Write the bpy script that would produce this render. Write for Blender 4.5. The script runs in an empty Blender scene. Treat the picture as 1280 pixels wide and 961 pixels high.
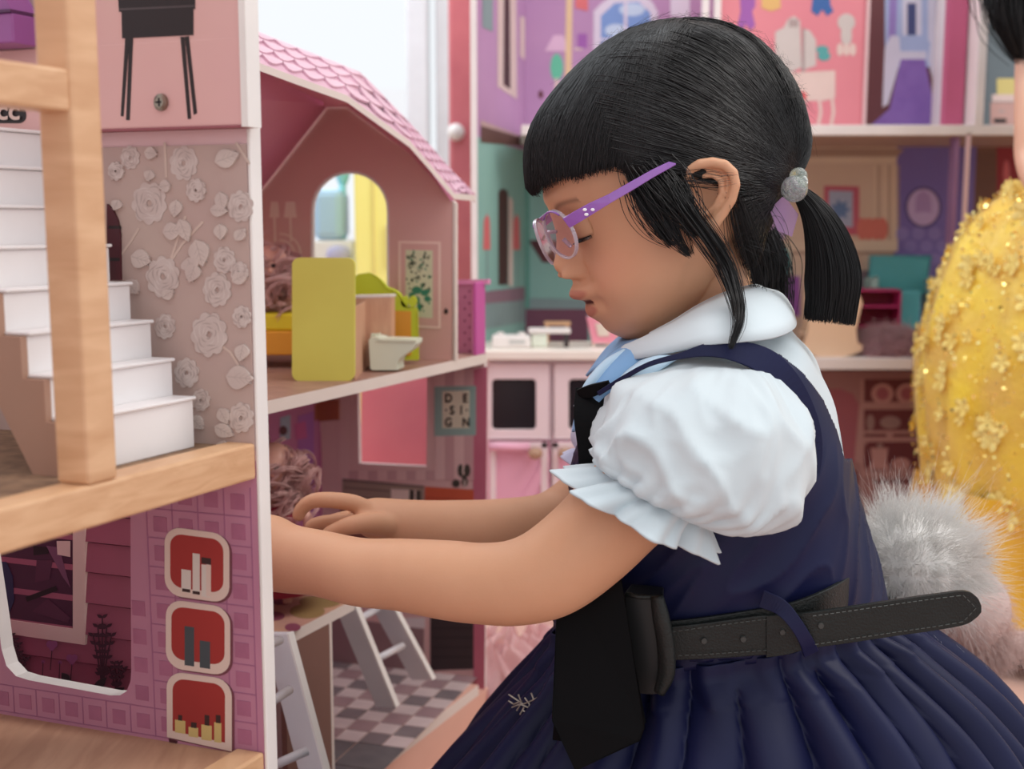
import bpy, math, random
import numpy as np
from mathutils import Vector, Matrix
from mathutils.geometry import tessellate_polygon
random.seed(7); rng = np.random.default_rng(7)
C = bpy.context.scene.collection
# ------------------------------------------------------------------ camera, world, lights, exposure
F, HY, CH = 1500.0, 280.0, 0.56          # focal length in px of the 1280x961 frame, horizon row, eye height
TH = math.atan((480.5 - HY) / F)
cd = bpy.data.cameras.new('camera'); cam = bpy.data.objects.new('camera', cd); C.objects.link(cam)
cam.location = (0, 0, CH); cam.rotation_euler = (math.pi/2 - TH, 0, 0)
cd.sensor_width = 36; cd.lens = 36*F/1280; cd.clip_start = 0.02
cd.dof.use_dof = True; cd.dof.focus_distance = 0.78; cd.dof.aperture_fstop = 7.0
bpy.context.scene.camera = cam
w = bpy.data.worlds.new('sky'); bpy.context.scene.world = w; w.use_nodes = True
w.node_tree.nodes['Background'].inputs[0].default_value = (0.93, 0.965, 1.0, 1)
w.node_tree.nodes['Background'].inputs[1].default_value = 0.93
def area(name, loc, tgt, size, power, col):
    l = bpy.data.lights.new(name, 'AREA'); l.shape = 'RECTANGLE'; l.size, l.size_y = size; l.energy = power; l.color = col
    o = bpy.data.objects.new(name, l); C.objects.link(o); o.location = loc
    o.rotation_euler = (Vector(tgt) - Vector(loc)).to_track_quat('-Z', 'Y').to_euler(); return o
area('ceiling_lamp', (0.2, 0.55, 2.3), (0.15, 0.85, 0.4), (1.6, 1.6), 9, (1, 0.965, 0.93))
area('window_light', (-0.75, 2.15, 1.5), (0.1, 0.9, 0.5), (0.9, 0.9), 12, (0.86, 0.94, 1.0))
area('right_fill_light', (1.2, 0.9, 1.9), (0.3, 1.8, 0.5), (0.8, 0.8), 13, (1, 0.95, 0.90))  # added fill from the right to brighten the fur pompom and yellow dress
vs = bpy.context.scene.view_settings
vs.view_transform = 'Standard'; vs.look = 'None'; vs.gamma = 1; vs.use_curve_mapping = False; vs.exposure = 0.12
# ------------------------------------------------------------------ pixel -> world helpers
CAM = np.array([0, 0, CH])
def ray(px, py):
    x, y = (px - 640)/F, -(py - 480.5)/F
    return np.array([x, math.cos(TH) + y*math.sin(TH), -math.sin(TH) + y*math.cos(TH)])
def P(px, py, Y):
    d = ray(px, py); return CAM + d*(Y/d[1])
class Plane:
    def __init__(s, o, n):
        s.o = np.array(o, float); n = np.array(n, float); s.n = n/np.linalg.norm(n)
        if s.n @ (CAM - s.o) < 0: s.n = -s.n           # normal looks at the room's viewer side
    def hit(s, px, py, off=0.0):
        d = ray(px, py); t = ((s.o + s.n*off - CAM) @ s.n)/(d @ s.n); return CAM + d*t
    def off(s, d): return Plane(s.o + s.n*d, s.n)
def FP(Y): return Plane((0, Y, 0), (0, -1, 0))
def ZP(z): return Plane((0, 0, z), (0, 0, 1))
# ------------------------------------------------------------------ materials
def lin(c): return tuple((v/255/12.92 if v/255 <= .04045 else ((v/255+.055)/1.055)**2.4) for v in c) + (1,)
MATS = {}
def mat(name, col, rough=.5, col2=None, scale=20, bump=0, bscale=200, metal=0, trans=0, sss=0, spec=.5, sheen=0, kind='noise', stretch=(1, 1, 1), alpha=1, coat=0, emis=0):
    if name in MATS: return MATS[name]
    m = bpy.data.materials.new(name); m.use_nodes = True; nt = m.node_tree; b = nt.nodes['Principled BSDF']
    b.inputs['Roughness'].default_value = rough; b.inputs['Metallic'].default_value = metal
    b.inputs['Transmission Weight'].default_value = trans; b.inputs['Specular IOR Level'].default_value = spec
    b.inputs['Coat Weight'].default_value = coat
    b.inputs['Sheen Weight'].default_value = sheen; b.inputs['Alpha'].default_value = alpha
    if sss:
        b.inputs['Subsurface Weight'].default_value = sss; b.inputs['Subsurface Radius'].default_value = (1, .35, .2); b.inputs['Subsurface Scale'].default_value = .006
    tc = nt.nodes.new('ShaderNodeTexCoord'); mp = nt.nodes.new('ShaderNodeMapping'); mp.inputs['Scale'].default_value = stretch
    nt.links.new(tc.outputs['Object'], mp.inputs[0])
    if col2 is None: col2 = tuple(min(255, v*0.975) for v in col)
    if kind == 'wood':
        t = nt.nodes.new('ShaderNodeTexNoise'); t.inputs['Scale'].default_value = scale; t.inputs['Detail'].default_value = 6; t.inputs['Distortion'].default_value = .6
    elif kind == 'voronoi':
        t = nt.nodes.new('ShaderNodeTexVoronoi'); t.inputs['Scale'].default_value = scale
    else:
        t = nt.nodes.new('ShaderNodeTexNoise'); t.inputs['Scale'].default_value = scale; t.inputs['Detail'].default_value = 4
    nt.links.new(mp.outputs[0], t.inputs['Vector'])
    r = nt.nodes.new('ShaderNodeValToRGB'); r.color_ramp.elements[0].position = .35; r.color_ramp.elements[1].position = .65
    r.color_ramp.elements[0].color = lin(col2); r.color_ramp.elements[1].color = lin(col)
    nt.links.new(t.outputs[0], r.inputs[0]); nt.links.new(r.outputs[0], b.inputs['Base Color'])
    if emis: b.inputs['Emission Strength'].default_value = emis; nt.links.new(r.outputs[0], b.inputs['Emission Color'])
    if bump:
        n2 = nt.nodes.new('ShaderNodeTexNoise'); n2.inputs['Scale'].default_value = bscale; n2.inputs['Detail'].default_value = 3
        nt.links.new(tc.outputs['Object'], n2.inputs['Vector'])
        bp = nt.nodes.new('ShaderNodeBump'); bp.inputs['Strength'].default_value = bump; bp.inputs['Distance'].default_value = .002
        nt.links.new(n2.outputs[0], bp.inputs['Height']); nt.links.new(bp.outputs[0], b.inputs['Normal'])
    MATS[name] = m; return m
def soft(name, col, col2, scale=30, t=.45):
    """fur and tulle: diffuse with light passing through"""
    m = mat(name, col, .9, col2, scale); nt = m.node_tree; b = nt.nodes['Principled BSDF']; tr = nt.nodes.new('ShaderNodeBsdfTranslucent'); mx = nt.nodes.new('ShaderNodeMixShader'); mx.inputs[0].default_value = t
    nt.links.new(b.inputs['Base Color'].links[0].from_socket, tr.inputs[0]); nt.links.new(b.outputs[0], mx.inputs[1]); nt.links.new(tr.outputs[0], mx.inputs[2]); nt.links.new(mx.outputs[0], nt.nodes['Material Output'].inputs[0]); return m
# ------------------------------------------------------------------ mesh collector
def A3(p): return np.array(p, float)
class MB:
    def __init__(s): s.v = []; s.f = []; s.m = []; s.g = []
    def add(s, pts, faces, m=0):
        k = len(s.v); s.v += [tuple(map(float, p)) for p in pts]
        for i, f in enumerate(faces):
            s.f.append([j+k for j in f]); s.m.append(m if isinstance(m, int) else m[i])
        return s
    def prism(s, pts, vec, m=0, side=None, holes=()):
        """planar outline (with holes) pushed along vec"""
        vec = A3(vec); loops = [[A3(p) for p in pts]] + [[A3(p) for p in h] for h in holes]
        allp = [p for l in loops for p in l]; n = len(allp)
        tris = tessellate_polygon([[Vector(p) for p in l] for l in loops])
        fs = [list(t) for t in tris] + [[i+n for i in reversed(t)] for t in tris]; ms = [m]*len(fs); k = 0
        for l in loops:
            q = len(l)
            for i in range(q): fs.append([k+i, k+(i+1) % q, n+k+(i+1) % q, n+k+i]); ms.append(m if side is None else side)
            k += q
        return s.add(allp + [p+vec for p in allp], fs, ms)
    def box(s, o, u, v, w_, m=0):
        o, u, v, w_ = map(A3, (o, u, v, w_)); p = [o, o+u, o+u+v, o+v]; p += [q+w_ for q in p]
        return s.add(p, [[3, 2, 1, 0], [4, 5, 6, 7], [0, 1, 5, 4], [1, 2, 6, 5], [2, 3, 7, 6], [3, 0, 4, 7]], m)
    def abox(s, a, b, m=0):
        a, b = A3(a), A3(b); d = b-a; return s.box(a, (d[0], 0, 0), (0, d[1], 0), (0, 0, d[2]), m)
    def loft(s, rings, m=0, caps=True, closed=True):
        n = len(rings[0]); k = len(rings); pts = [p for r in rings for p in r]; fs = []
        for i in range(k-1):
            for j in range(n if closed else n-1):
                a, b = i*n+j, i*n+(j+1) % n; fs.append([a, b, b+n, a+n])
        if caps and closed: fs.append(list(range(n))[::-1]); fs.append([(k-1)*n+j for j in range(n)])
        return s.add(pts, fs, m)
    def tube(s, pts, r, n=10, m=0, flat=1.0, upv=None):
        pts = [A3(p) for p in pts]; rs = r if hasattr(r, '__len__') else [r]*len(pts); rings = []
        up = A3(upv) if upv is not None else A3((0.13, 0.2, 0.97)); pu = None
        for i, p in enumerate(pts):
            t = pts[min(i+1, len(pts)-1)] - pts[max(i-1, 0)]; t /= (np.linalg.norm(t)+1e-12)
            if pu is None:
                u = np.cross(t, up)
                if np.linalg.norm(u) < .1: u = np.cross(t, (1, 0, 0))
            else: u = pu - t*(pu @ t)
            u /= np.linalg.norm(u); pu = u; v = np.cross(t, u)
            rings.append([p + rs[i]*(math.cos(2*math.pi*j/n)*u + flat*math.sin(2*math.pi*j/n)*v) for j in range(n)])
        return s.loft(rings, m)
    def ell(s, c, r, n=16, k=10, m=0, R=None):
        r = (r,)*3 if not hasattr(r, '__len__') else r; c = A3(c); pts = []; fs = []
        for i in range(k+1):
            t = math.pi*i/k
            for j in range(n):
                q = A3((r[0]*math.sin(t)*math.cos(2*math.pi*j/n), r[1]*math.sin(t)*math.sin(2*math.pi*j/n), r[2]*math.cos(t)))
                if R is not None: q = R @ q
                pts.append(c+q)
        for i in range(k):
            for j in range(n): a, b = i*n+j, i*n+(j+1) % n; fs.append([a, b, b+n, a+n][::-1])
        return s.add(pts, fs, m)
    def build(s, name, mats, parent=None, smooth=False, bevel=0, kind=None, label=None, cat=None, group=None):
        me = bpy.data.meshes.new(name); o = bpy.data.objects.new(name, me); C.objects.link(o)
        if not isinstance(mats, (list, tuple)): mats = [mats]
        base = A3(parent['_w']) if parent is not None else A3((0, 0, 0))
        if parent is None:
            a = A3(s.v); base = A3(((a[:, 0].min()+a[:, 0].max())/2, (a[:, 1].min()+a[:, 1].max())/2, a[:, 2].min())); o.location = base
        me.from_pydata([tuple(A3(p)-base) for p in s.v], [], s.f)
        for q in mats: me.materials.append(q)
        me.polygons.foreach_set('material_index', s.m)
        if smooth: me.polygons.foreach_set('use_smooth', [True]*len(s.f))
        me.update()
        o['_w'] = list(map(float, base))
        if parent is not None: o.parent = parent
        if bevel:
            b = o.modifiers.new('bevel', 'BEVEL'); b.width = bevel; b.segments = 2; b.limit_method = 'ANGLE'; b.angle_limit = .7
        if kind: o['kind'] = kind
        if label: o['label'] = label
        if cat: o['category'] = cat
        if group: o['group'] = group
        return o
def thing(name, label, cat, loc, group=None):
    o = bpy.data.objects.new(name, None); C.objects.link(o); o.location = tuple(map(float, loc)); o['_w'] = list(map(float, loc))
    o.empty_display_size = .05; o['label'] = label; o['category'] = cat
    if group: o['group'] = group
    return o
def ellp(cx, cy, rx, ry, n=24, rot=0, a0=0, a1=2*math.pi):
    out = []
    for i in range(n):
        t = a0 + (a1-a0)*i/(n if a1-a0 > 6.28 else n-1); x, y = rx*math.cos(t), ry*math.sin(t)
        out.append((cx + x*math.cos(rot) - y*math.sin(rot), cy + x*math.sin(rot) + y*math.cos(rot)))
    return out
def rr(x0, y0, x1, y1, r, n=5, sk=0):
    """rounded rectangle in px; sk = rows lost per column (perspective slope)"""
    o = []
    for cx, cy, a in ((x1-r, y0+r, -90), (x1-r, y1-r, 0), (x0+r, y1-r, 90), (x0+r, y0+r, 180)):
        for i in range(n+1):
            t = math.radians(a + 90*i/n); x = cx + r*math.cos(t); o.append((x, cy + r*math.sin(t) + sk*(x-x0)))
    return o
def arch(x0, x1, ytop, ybot, n=14):
    r = (x1-x0)/2; cx = (x0+x1)/2
    return [(x1, ybot), (x0, ybot)] + [(cx - r*math.cos(math.pi*i/n), ytop + r - r*math.sin(math.pi*i/n)) for i in range(n+1)]
def leaf(x, y, L, W, ang, n=7):
    o = []
    for i in range(n+1): t = i/n; o.append((L*t, W*math.sin(math.pi*t**.8)))
    for i in range(1, n): t = 1-i/n; o.append((L*t, -W*math.sin(math.pi*t**.8)))
    c, s_ = math.cos(ang), math.sin(ang)
    return [(x + a*c - b*s_, y + a*s_ + b*c) for a, b in o]
def strip(pts, wd):
    a = []; b = []
    for i, p in enumerate(pts):
        q, r_ = pts[max(0, i-1)], pts[min(len(pts)-1, i+1)]; dx, dy = r_[0]-q[0], r_[1]-q[1]; l = math.hypot(dx, dy) or 1
        ww = wd[i] if hasattr(wd, '__len__') else wd
        a.append((p[0]-dy/l*ww/2, p[1]+dx/l*ww/2)); b.append((p[0]+dy/l*ww/2, p[1]-dx/l*ww/2))
    return a + b[::-1]
class Print:
    """flat printed shapes: thin film pieces lying on a real panel"""
    def __init__(s, plane): s.pl = plane; s.mb = MB(); s.mats = []; s.lv = 0
    def __call__(s, poly, m, lift=None):
        if m not in s.mats: s.mats.append(m)
        if lift is None: s.lv += 1; lift = .0002 + .0000022*s.lv
        s.mb.prism([s.pl.hit(x, y, 0) + s.pl.n*lift for x, y in poly], -s.pl.n*(lift-.00002), s.mats.index(m)); return s
    def build(s, name, parent, **k): return s.mb.build(name, s.mats, parent, kind='stuff', **k)
def text(pr, s, x, y, size, m, sx=1.0, rot=0, lift=.0009, bold=0):
    cu = bpy.data.curves.new('t', 'FONT'); cu.body = s; cu.size = 1; cu.align_x = 'CENTER'; cu.align_y = 'CENTER'; cu.offset = bold
    o = bpy.data.objects.new('t', cu); C.objects.link(o); me = o.to_mesh(); c, sn = math.cos(rot), math.sin(rot)
    if m not in pr.mats: pr.mats.append(m)
    vv = [(v.co.x*size*sx, -v.co.y*size) for v in me.vertices]
    pr.mb.add([pr.pl.hit(x + a*c - b*sn, y + a*sn + b*c) + pr.pl.n*lift for a, b in vv], [list(p.vertices) for p in me.polygons], pr.mats.index(m))
    o.to_mesh_clear(); bpy.data.objects.remove(o); bpy.data.curves.remove(cu)
# ------------------------------------------------------------------ palette
white = mat('white_paint', (238, 232, 228), .4); cream = mat('cream_paint', (226, 210, 195), .5); pinkw = mat('pale_pink_paint', (226, 190, 192), .5)
beech = mat('beech_wood', (224, 180, 140), .45, (206, 158, 118), 14, kind='wood', stretch=(1, 1, 6), bump=.1)
beech_h = mat('beech_wood_rail', (222, 178, 138), .45, (206, 158, 118), 14, kind='wood', stretch=(4, 2, 14), bump=.1)
mdf = mat('brown_fibreboard', (150, 112, 88), .8, (128, 94, 74), 160)
black = mat('black_print', (34, 24, 26), .5); maroon = mat('maroon_print', (92, 34, 44), .6, (70, 26, 36)); teal = mat('teal_print', (84, 160, 160), .6)
# ------------------------------------------------------------------ room
MB().abox((-3, -1.2, -.05), (3.5, 3.0, 0)).build('floor', mat('peach_floor', (216, 178, 164), .45, (208, 168, 154), 3), kind='structure')
wallm = mat('cream_wall', (214, 200, 190), .8)
wb = MB(); x0, x1 = P(250, 0, 2.6)[0], P(562, 0, 2.6)[0]
wb.abox((x1, 2.6, 0), (3.5, 2.7, 2.4)); wb.abox((-3, 2.6, 0), (x0, 2.7, 2.4)); wb.abox((x0, 2.6, 0), (x1, 2.7, .42)); wb.abox((x0, 2.6, 2.1), (x1, 2.7, 2.4))
wb.build('wall_back', wallm, kind='structure')
wm = mat('window_frame_white', (236, 242, 246), .4)
win = MB().abox((x0, 2.58, .42), (x1, 2.66, .46)).abox((x0, 2.58, 2.06), (x1, 2.66, 2.1)).abox((x0, 2.6, .46), (x0+.05, 2.66, 2.06)).build('window_1', wm, kind='structure', bevel=.003)
fx = P(508, 0, 2.6)[0]; b = MB().abox((fx, 2.57, .46), (fx+.045, 2.66, 2.06)).abox((fx+.06, 2.6, .46), (x1, 2.64, 2.06)); b.build('window_frame', wm, win, bevel=.004)
MB().abox((x0+.05, 2.63, .46), (fx, 2.633, 2.06)).build('pane', mat('window_glass', (255, 255, 255), .0, (255, 255, 255), trans=1, spec=.2), win)
q0, q1 = P(560, 0, 2.3)[0], P(598, 0, 2.3)[0]
pil = MB().abox((q0, 2.3, 0), (q1, 2.4, 2.4)).build('trim_1', mat('coral_pink_column', (206, 112, 118), .5, (198, 104, 112)), kind='structure', bevel=.006)
kc = P(570, 165, 2.285); MB().ell(kc, (.016, .018, .016), 16, 10).build('column_knob', white, pil, smooth=True, label='white round knob')
# ------------------------------------------------------------------ FRONT DOLLHOUSE (near left)
CA = A3((-.141, .65, 0)); e1 = A3((-.073, -.149, 0)); e1 /= np.linalg.norm(e1); e2 = A3((-.16, .056, 0)); e2 /= np.linalg.norm(e2); UZ = A3((0, 0, 1))
def fA(a, b_, z): return CA + e1*a + e2*b_ + UZ*z
def wpl(a=0.0): return Plane(CA + e1*a, (-e2[1], e2[0], 0))          # plane of the printed side wall
def fpl(b_=0.0): return Plane(CA + e2*b_, (-e1[1], e1[0], 0))        # plane of the open front
SW, FR = wpl(0), fpl(0)
hA = thing('dollhouse', 'tall wooden dollhouse nearest the camera with beech frame and white stairs', 'dollhouse', fA(.1, .12, 0))
ztop = 1.05
zb0, zb1 = FR.hit(315, 600)[2], FR.hit(315, 555)[2]
lav = mat('lavender_pink_wall', (196, 134, 158), .55, (186, 124, 150), 12)
zmid = (zb0+zb1)/2
# lower wall with cut-out window
def wz(b_, z): return fA(0, b_, z)
hole = [(-14, 560), (163, 560), (164, 838), (163, 852), (158, 864), (150, 869), (138, 869), (36, 850), (20, 845), (8, 832), (2, 812), (-2, 780), (-14, 700)]
MB().prism([wz(0, .0), wz(.42, .0), wz(.42, zmid), wz(0, zmid)], -e1*.009, 0, side=1, holes=[[SW.hit(x, max(y, 640)) for x, y in hole]]).build('side_wall', [lav, white], hA)
MB().box(wz(0, zmid), e2*.42, -e1*.009, UZ*(ztop-zmid)).build('upper_wall', pinkw, hA)
MB().box(fA(.0005, -.0022, 0), e2*.0022, -e1*.0095, UZ*(SW.hit(318, 112)[2])).build('wall_edge', white, hA, bevel=.0008, label='white painted front edge of the side wall')
# checked print of the lower wall
pr = Print(SW); sqm = mat('plum_square_print', (178, 108, 138), .6, (168, 100, 130), 60); lnm = mat('plum_line_print', (168, 104, 138), .6)
nicheb = (204, 655, 292, 940); st = .0172
zz = SW.hit(325, 620)[2]; sq = MB(); ln = MB()
def inpoly(x, y, poly):
    r = False; n = len(poly)
    for i in range(n):
        (xa, ya), (xb, yb) = poly[i], poly[(i+1) % n]
        if (ya > y) != (yb > y) and x < (xb-xa)*(y-ya)/(yb-ya)+xa: r = not r
    return r
def proj(p):
    d = A3(p)-CAM; y_ = d[1]*math.cos(TH)-d[2]*math.sin(TH); u_ = d[1]*math.sin(TH)+d[2]*math.cos(TH)
    return 640+F*d[0]/y_, 480.5-F*u_/y_
zf = SW.hit(325, 946)[2]
for i in range(24):
    for j in range(12):
        b0, z0 = .004 + i*st, zf + .002 + j*st; x, y = proj(wz(b0+st/2, z0+st/2))
        for (uu, vv, ss, mbx, l) in ((0.24*st, .24*st, st*.52, sq, .0003),):
            c = [proj(wz(b0+uu+ss*k1, z0+vv+ss*k2)) for k1, k2 in ((0, 0), (1, 0), (1, 1), (0, 1))]
            if any(inpoly(a, b_, hole) for a, b_ in c) or z0+st > zb0: continue
            if all(nicheb[0] < a < nicheb[2] and nicheb[1] < b_ < nicheb[3] for a, b_ in c): continue
            mbx.box(wz(b0+uu, z0+vv)+e1*.0001, e2*ss, UZ*ss, e1*.0002)
        if z0+st < zb0:
            for a_, d1, d2 in ((wz(b0, z0), e2*st, UZ*.0006), (wz(b0, z0), e2*.0006, UZ*st)):
                if inpoly(*proj(a_+d1*.5+d2*.5), hole) or inpoly(*proj(a_+d1+d2), hole) or inpoly(*proj(a_), hole): continue
                ln.box(a_+e1*.0001, d1, d2, e1*.0002)
sq.build('printed_squares', sqm, hA, kind='stuff'); ln.build('printed_lines', lnm, hA, kind='stuff')
# wallpaper
taupe = mat('taupe_wallpaper', (188, 166, 156), .6, (184, 156, 150), 9)
zw = SW.hit(310, 180)[2]
MB().box(wz(.0, zb1-.004)+e1*.0004, e2*.2, e1*.0006, UZ*(zw-zb1+.004)).build('wallpaper', taupe, hA)
pw = Print(wpl(.0011)); r1 = mat('rose_print', (202, 186, 180), .6, (194, 176, 170), 90); r2 = mat('rose_shade_print', (178, 160, 154), .6); r3 = mat('rose_light_print', (208, 194, 188), .6); lf = mat('leaf_print', (204, 188, 180), .6, (194, 176, 170), 60); stm = mat('stem_print', (206, 184, 172), .6)
def rose(cx, cy, r, sx=.82):
    ph = random.random()*6; petals = 9; k0 = pw.lv
    for k in range(petals):
        t = ph + 2*math.pi*k/petals; pw([(cx+sx*x, cy+y) for x, y in ellp(r*.58*math.cos(t), r*.58*math.sin(t), r*.44, r*.34, 12, t)], r1)
    for ring, (rad, n) in enumerate(((.78, 7), (.56, 6), (.36, 5), (.18, 3))):
        for k in range(n):
            t = ph*1.7 + 2*math.pi*k/n + ring; a = 1.0 if n > 3 else 1.6
            arc = [(cx+sx*r*rad*(1+.14*math.sin(3*u+k))*math.cos(u), cy+r*rad*(1+.14*math.sin(3*u+k))*math.sin(u)) for u in [t+a*i/6-.5 for i in range(7)]]
            pw(strip(arc, [.2, .9, 1.5, 1.7, 1.5, .9, .2]), r2 if (k+ring) % 3 else r3)
def lfx(x, y, L, W, ang):
    pw(leaf(x, y, L, W, ang), lf); c, s_ = math.cos(ang), math.sin(ang); pw(strip([(x+L*.08*c, y+L*.08*s_), (x+L*.9*c, y+L*.9*s_)], .8), r2)
    for t in (.3, .5, .7):
        for sg in (1, -1):
            a2 = ang+sg*.7; pw(strip([(x+L*t*c, y+L*t*s_), (x+L*t*c+W*.7*math.cos(a2), y+L*t*s_+W*.7*math.sin(a2))], .5), r2)
for pth in ([(206, 178), (208, 222)], [(152, 318), (163, 303), (174, 285)], [(214, 326), (228, 305), (254, 277)], [(277, 432), (288, 440), (312, 478)], [(295, 178), (312, 205)], [(232, 270), (214, 323)], [(268, 356), (290, 320)], [(195, 485), (205, 470)]):
    pw(strip(pth, 3), stm)
for a in ((230, 204, 22), (187, 254, 27), (163, 197, 15), (301, 258, 20), (204, 346, 26), (281, 325, 17), (272, 362, 22), (207, 408, 16), (262, 418, 28), (234, 466, 19), (302, 522, 19), (252, 500, 14), (303, 396, 14), (246, 238, 15), (146, 214, 12), (300, 340, 13)): rose(*a)
for a in ((270, 203, 32, 12, -.35), (182, 190, 16, 8, .2), (190, 213, 14, 7, 1.9), (222, 250, 22, 8, 1.7), (214, 231, 15, 8, 2.9), (226, 274, 30, 9, 1.2), (246, 300, 34, 13, 1.3), (205, 290, 24, 11, -.1), (165, 320, 26, 12, .3), (276, 240, 24, 8, 1.4), (264, 262, 22, 8, .1), (276, 280, 20, 8, 1.5), (236, 322, 20, 12, 1.2), (284, 470, 34, 15, .1), (276, 510, 22, 8, 1.1), (270, 532, 26, 9, .5), (282, 550, 22, 8, 1.9), (246, 330, 24, 10, 1.9), (292, 352, 22, 8, -.5), (205, 372, 16, 7, -.6), (150, 250, 14, 7, 2.0), (240, 520, 22, 8, .8), (306, 430, 22, 9, 1.8), (160, 350, 22, 9, .9), (296, 300, 18, 7, -.9)): lfx(*a)
pw([(136, 255), (143, 262), (149, 275), (152, 292), (153, 350), (136, 350)], maroon)
pw([(138, 282), (151, 282), (152, 286), (138, 286)], black); pw([(138, 322), (152, 322), (152, 326), (138, 326)], black)
pw.build('printed_roses', hA)
# niche print, lower storey
pn = Print(SW.off(.0003)); red = mat('red_print', (170, 50, 46), .6, (158, 44, 42), 8); cr = mat('cream_print', (232, 206, 194), .55)
rims = [rr(206, 657, 287, 743, 21, 6, .14), rr(207.5, 748, 288, 834, 21, 6, .14), rr(208.5, 838, 290, 900, 21, 6, .14)[:7] + [(290, 939), (209, 921)] + rr(208.5, 838, 290, 900, 21, 6, .14)[21:]]
inner = [rr(213, 666, 279.5, 733, 15, 6, .13), rr(214.5, 757, 281, 823, 15, 6, .13), rr(216, 847, 281.5, 890, 15, 6, .13)[:7] + [(281.5, 928), (216, 913)] + rr(216, 847, 281.5, 890, 15, 6, .13)[21:]]
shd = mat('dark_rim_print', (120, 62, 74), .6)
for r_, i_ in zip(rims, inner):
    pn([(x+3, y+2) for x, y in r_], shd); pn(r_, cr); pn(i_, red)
wv, gr_, yl, dk = mat('bottle_white_print', (226, 214, 206), .6), mat('bottle_slate_print', (72, 78, 84), .6), mat('bottle_yellow_print', (214, 186, 120), .6), mat('bottle_cap_print', (60, 34, 34), .6)
for x0_, y0_, x1_, y1_, m_ in ((227, 711, 239, 735, wv), (228, 735, 238, 739, dk), (241, 691, 250, 738, wv), (241, 738, 250, 742, dk), (252, 696, 264, 704, dk), (252, 705, 264, 745, wv), (258, 705, 264, 745, cr),
        (231, 782, 243, 831, gr_), (250, 800, 263, 834, gr_), (219, 899, 232, 915, yl), (223, 893, 228, 900, dk), (236, 908, 248, 920, yl), (239, 902, 246, 909, dk), (252, 905, 265, 924, yl), (256, 893, 262, 906, dk), (268, 902, 277, 927, yl), (270, 893, 276, 903, dk)):
    pn([(x0_, y0_), (x1_, y0_+(x1_-x0_)*.15), (x1_, y1_+(x1_-x0_)*.15), (x0_, y1_)], m_)
pn([(211, 923), (222, 926), (220, 934), (213, 933)], maroon); pn([(275, 939), (289, 942), (283, 948), (276, 946)], maroon)
pn.build('printed_niches', hA)
# floors and beams
carpet = mat('brown_flocked_floor', (150, 118, 92), .9, (124, 96, 76), 120)
MB().box(fA(0, .012, zb0+.004), e1*.42, e2*.32, UZ*(zb1-zb0-.006)).build('storey_floor', carpet, hA)
MB().box(fA(0, 0, zb0), e1*.42, e2*.018, UZ*(zb1-zb0)).build('floor_beam', beech_h, hA, bevel=.0015)
zl = SW.hit(325, 946)[2]; woodf = mat('beige_wood_print_floor', (206, 160, 130), .6, (190, 144, 116), 18, kind='wood', stretch=(6, 1, 1))
MB().box(fA(0, .012, zl-.014), e1*.42, e2*.32, UZ*.014).build('lower_floor', woodf, hA)
MB().box(fA(0, 0, zl-.02), e1*.42, e2*.018, UZ*.0235).build('lower_beam', beech_h, hA, bevel=.0015)
MB().box(fA(0, .0, 0), e1*.42, e2*.02, UZ*(zl-.02)).build('base_board', pinkw, hA)
MB().box(fA(.41, .02, 0), e1*.012, e2*.3, UZ*ztop).build('far_side_wall', pinkw, hA)
# pink board of the storey above, printed with a black side table
TP = wpl(.009); tz = TP.hit(304, 156)[2]
pinkb = mat('rose_pink_board', (226, 184, 176), .5, (220, 170, 168), 5)
bl = TP.hit(304, 100); bb = (bl-CA) @ e2
MB().box(CA+e1*.0 + e2*bb + UZ*tz, e2*.34, e1*.009, UZ*(TP.hit(57, 60)[2]-tz)).build('storey_board', pinkb, hA, bevel=.0006)
bm = (TP.hit(120, 50)-CA) @ e2
MB().box(CA+e2*bb+UZ*tz, e2*(bm-bb), e1*.0089, UZ*(ztop-tz)).build('board_upper', pinkb, hA)
MB().box(CA+e2*(bb-.004)-e1*.001+UZ*(tz-.001), e2*.004, e1*.011, UZ*(ztop-tz)).build('board_edge', white, hA)
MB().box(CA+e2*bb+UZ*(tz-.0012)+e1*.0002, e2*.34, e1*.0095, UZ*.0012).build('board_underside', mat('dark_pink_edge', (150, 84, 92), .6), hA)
pt = Print(TP); S3 = 933/330
def c3(l): return [(x/S3, y/S3) for x, y in l]
pt(c3([(416, -40), (690, -40), (690, 32), (684, 32), (684, 124), (432, 136), (430, 42), (421, 42)]), black)
for l in ([(443, 135), (458, 135), (437, 412), (427, 410)], [(457, 135), (471, 134), (459, 425), (446, 424)], [(638, 130), (653, 130), (676, 420), (664, 421)], [(654, 130), (668, 128), (697, 400), (685, 406)]): pt(c3(l), black)
pt(c3([(421, 30), (690, 18), (690, 24), (421, 37)]), mat('grey_line_print', (78, 68, 70), .5))
pt(rr(-12, 134, 33, 154, 9), black); text(pt, 'cc', 12, 139, 34, cr, 1.0, 0, .0012, .02)
pt.build('printed_table', hA)
sc = TP.hit(202, 128); scr = mat('steel_screw', (150, 138, 124), .3, metal=1)
s_ = MB(); s_.tube([sc, sc+e1*.0014, sc+e1*.002], [.0046, .0044, .0028], 24).build('screw', scr, hA, smooth=False, label='cross-head steel screw under the printed table')
sx_ = MB()
for dv in (e2, UZ): sx_.box(sc+e1*.0019-dv*.0022-(UZ if dv is e2 else e2)*.0005, dv*.0044, (UZ if dv is e2 else e2)*.001, e1*.0003)
sx_.build('screw_slot', black, hA)
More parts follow.
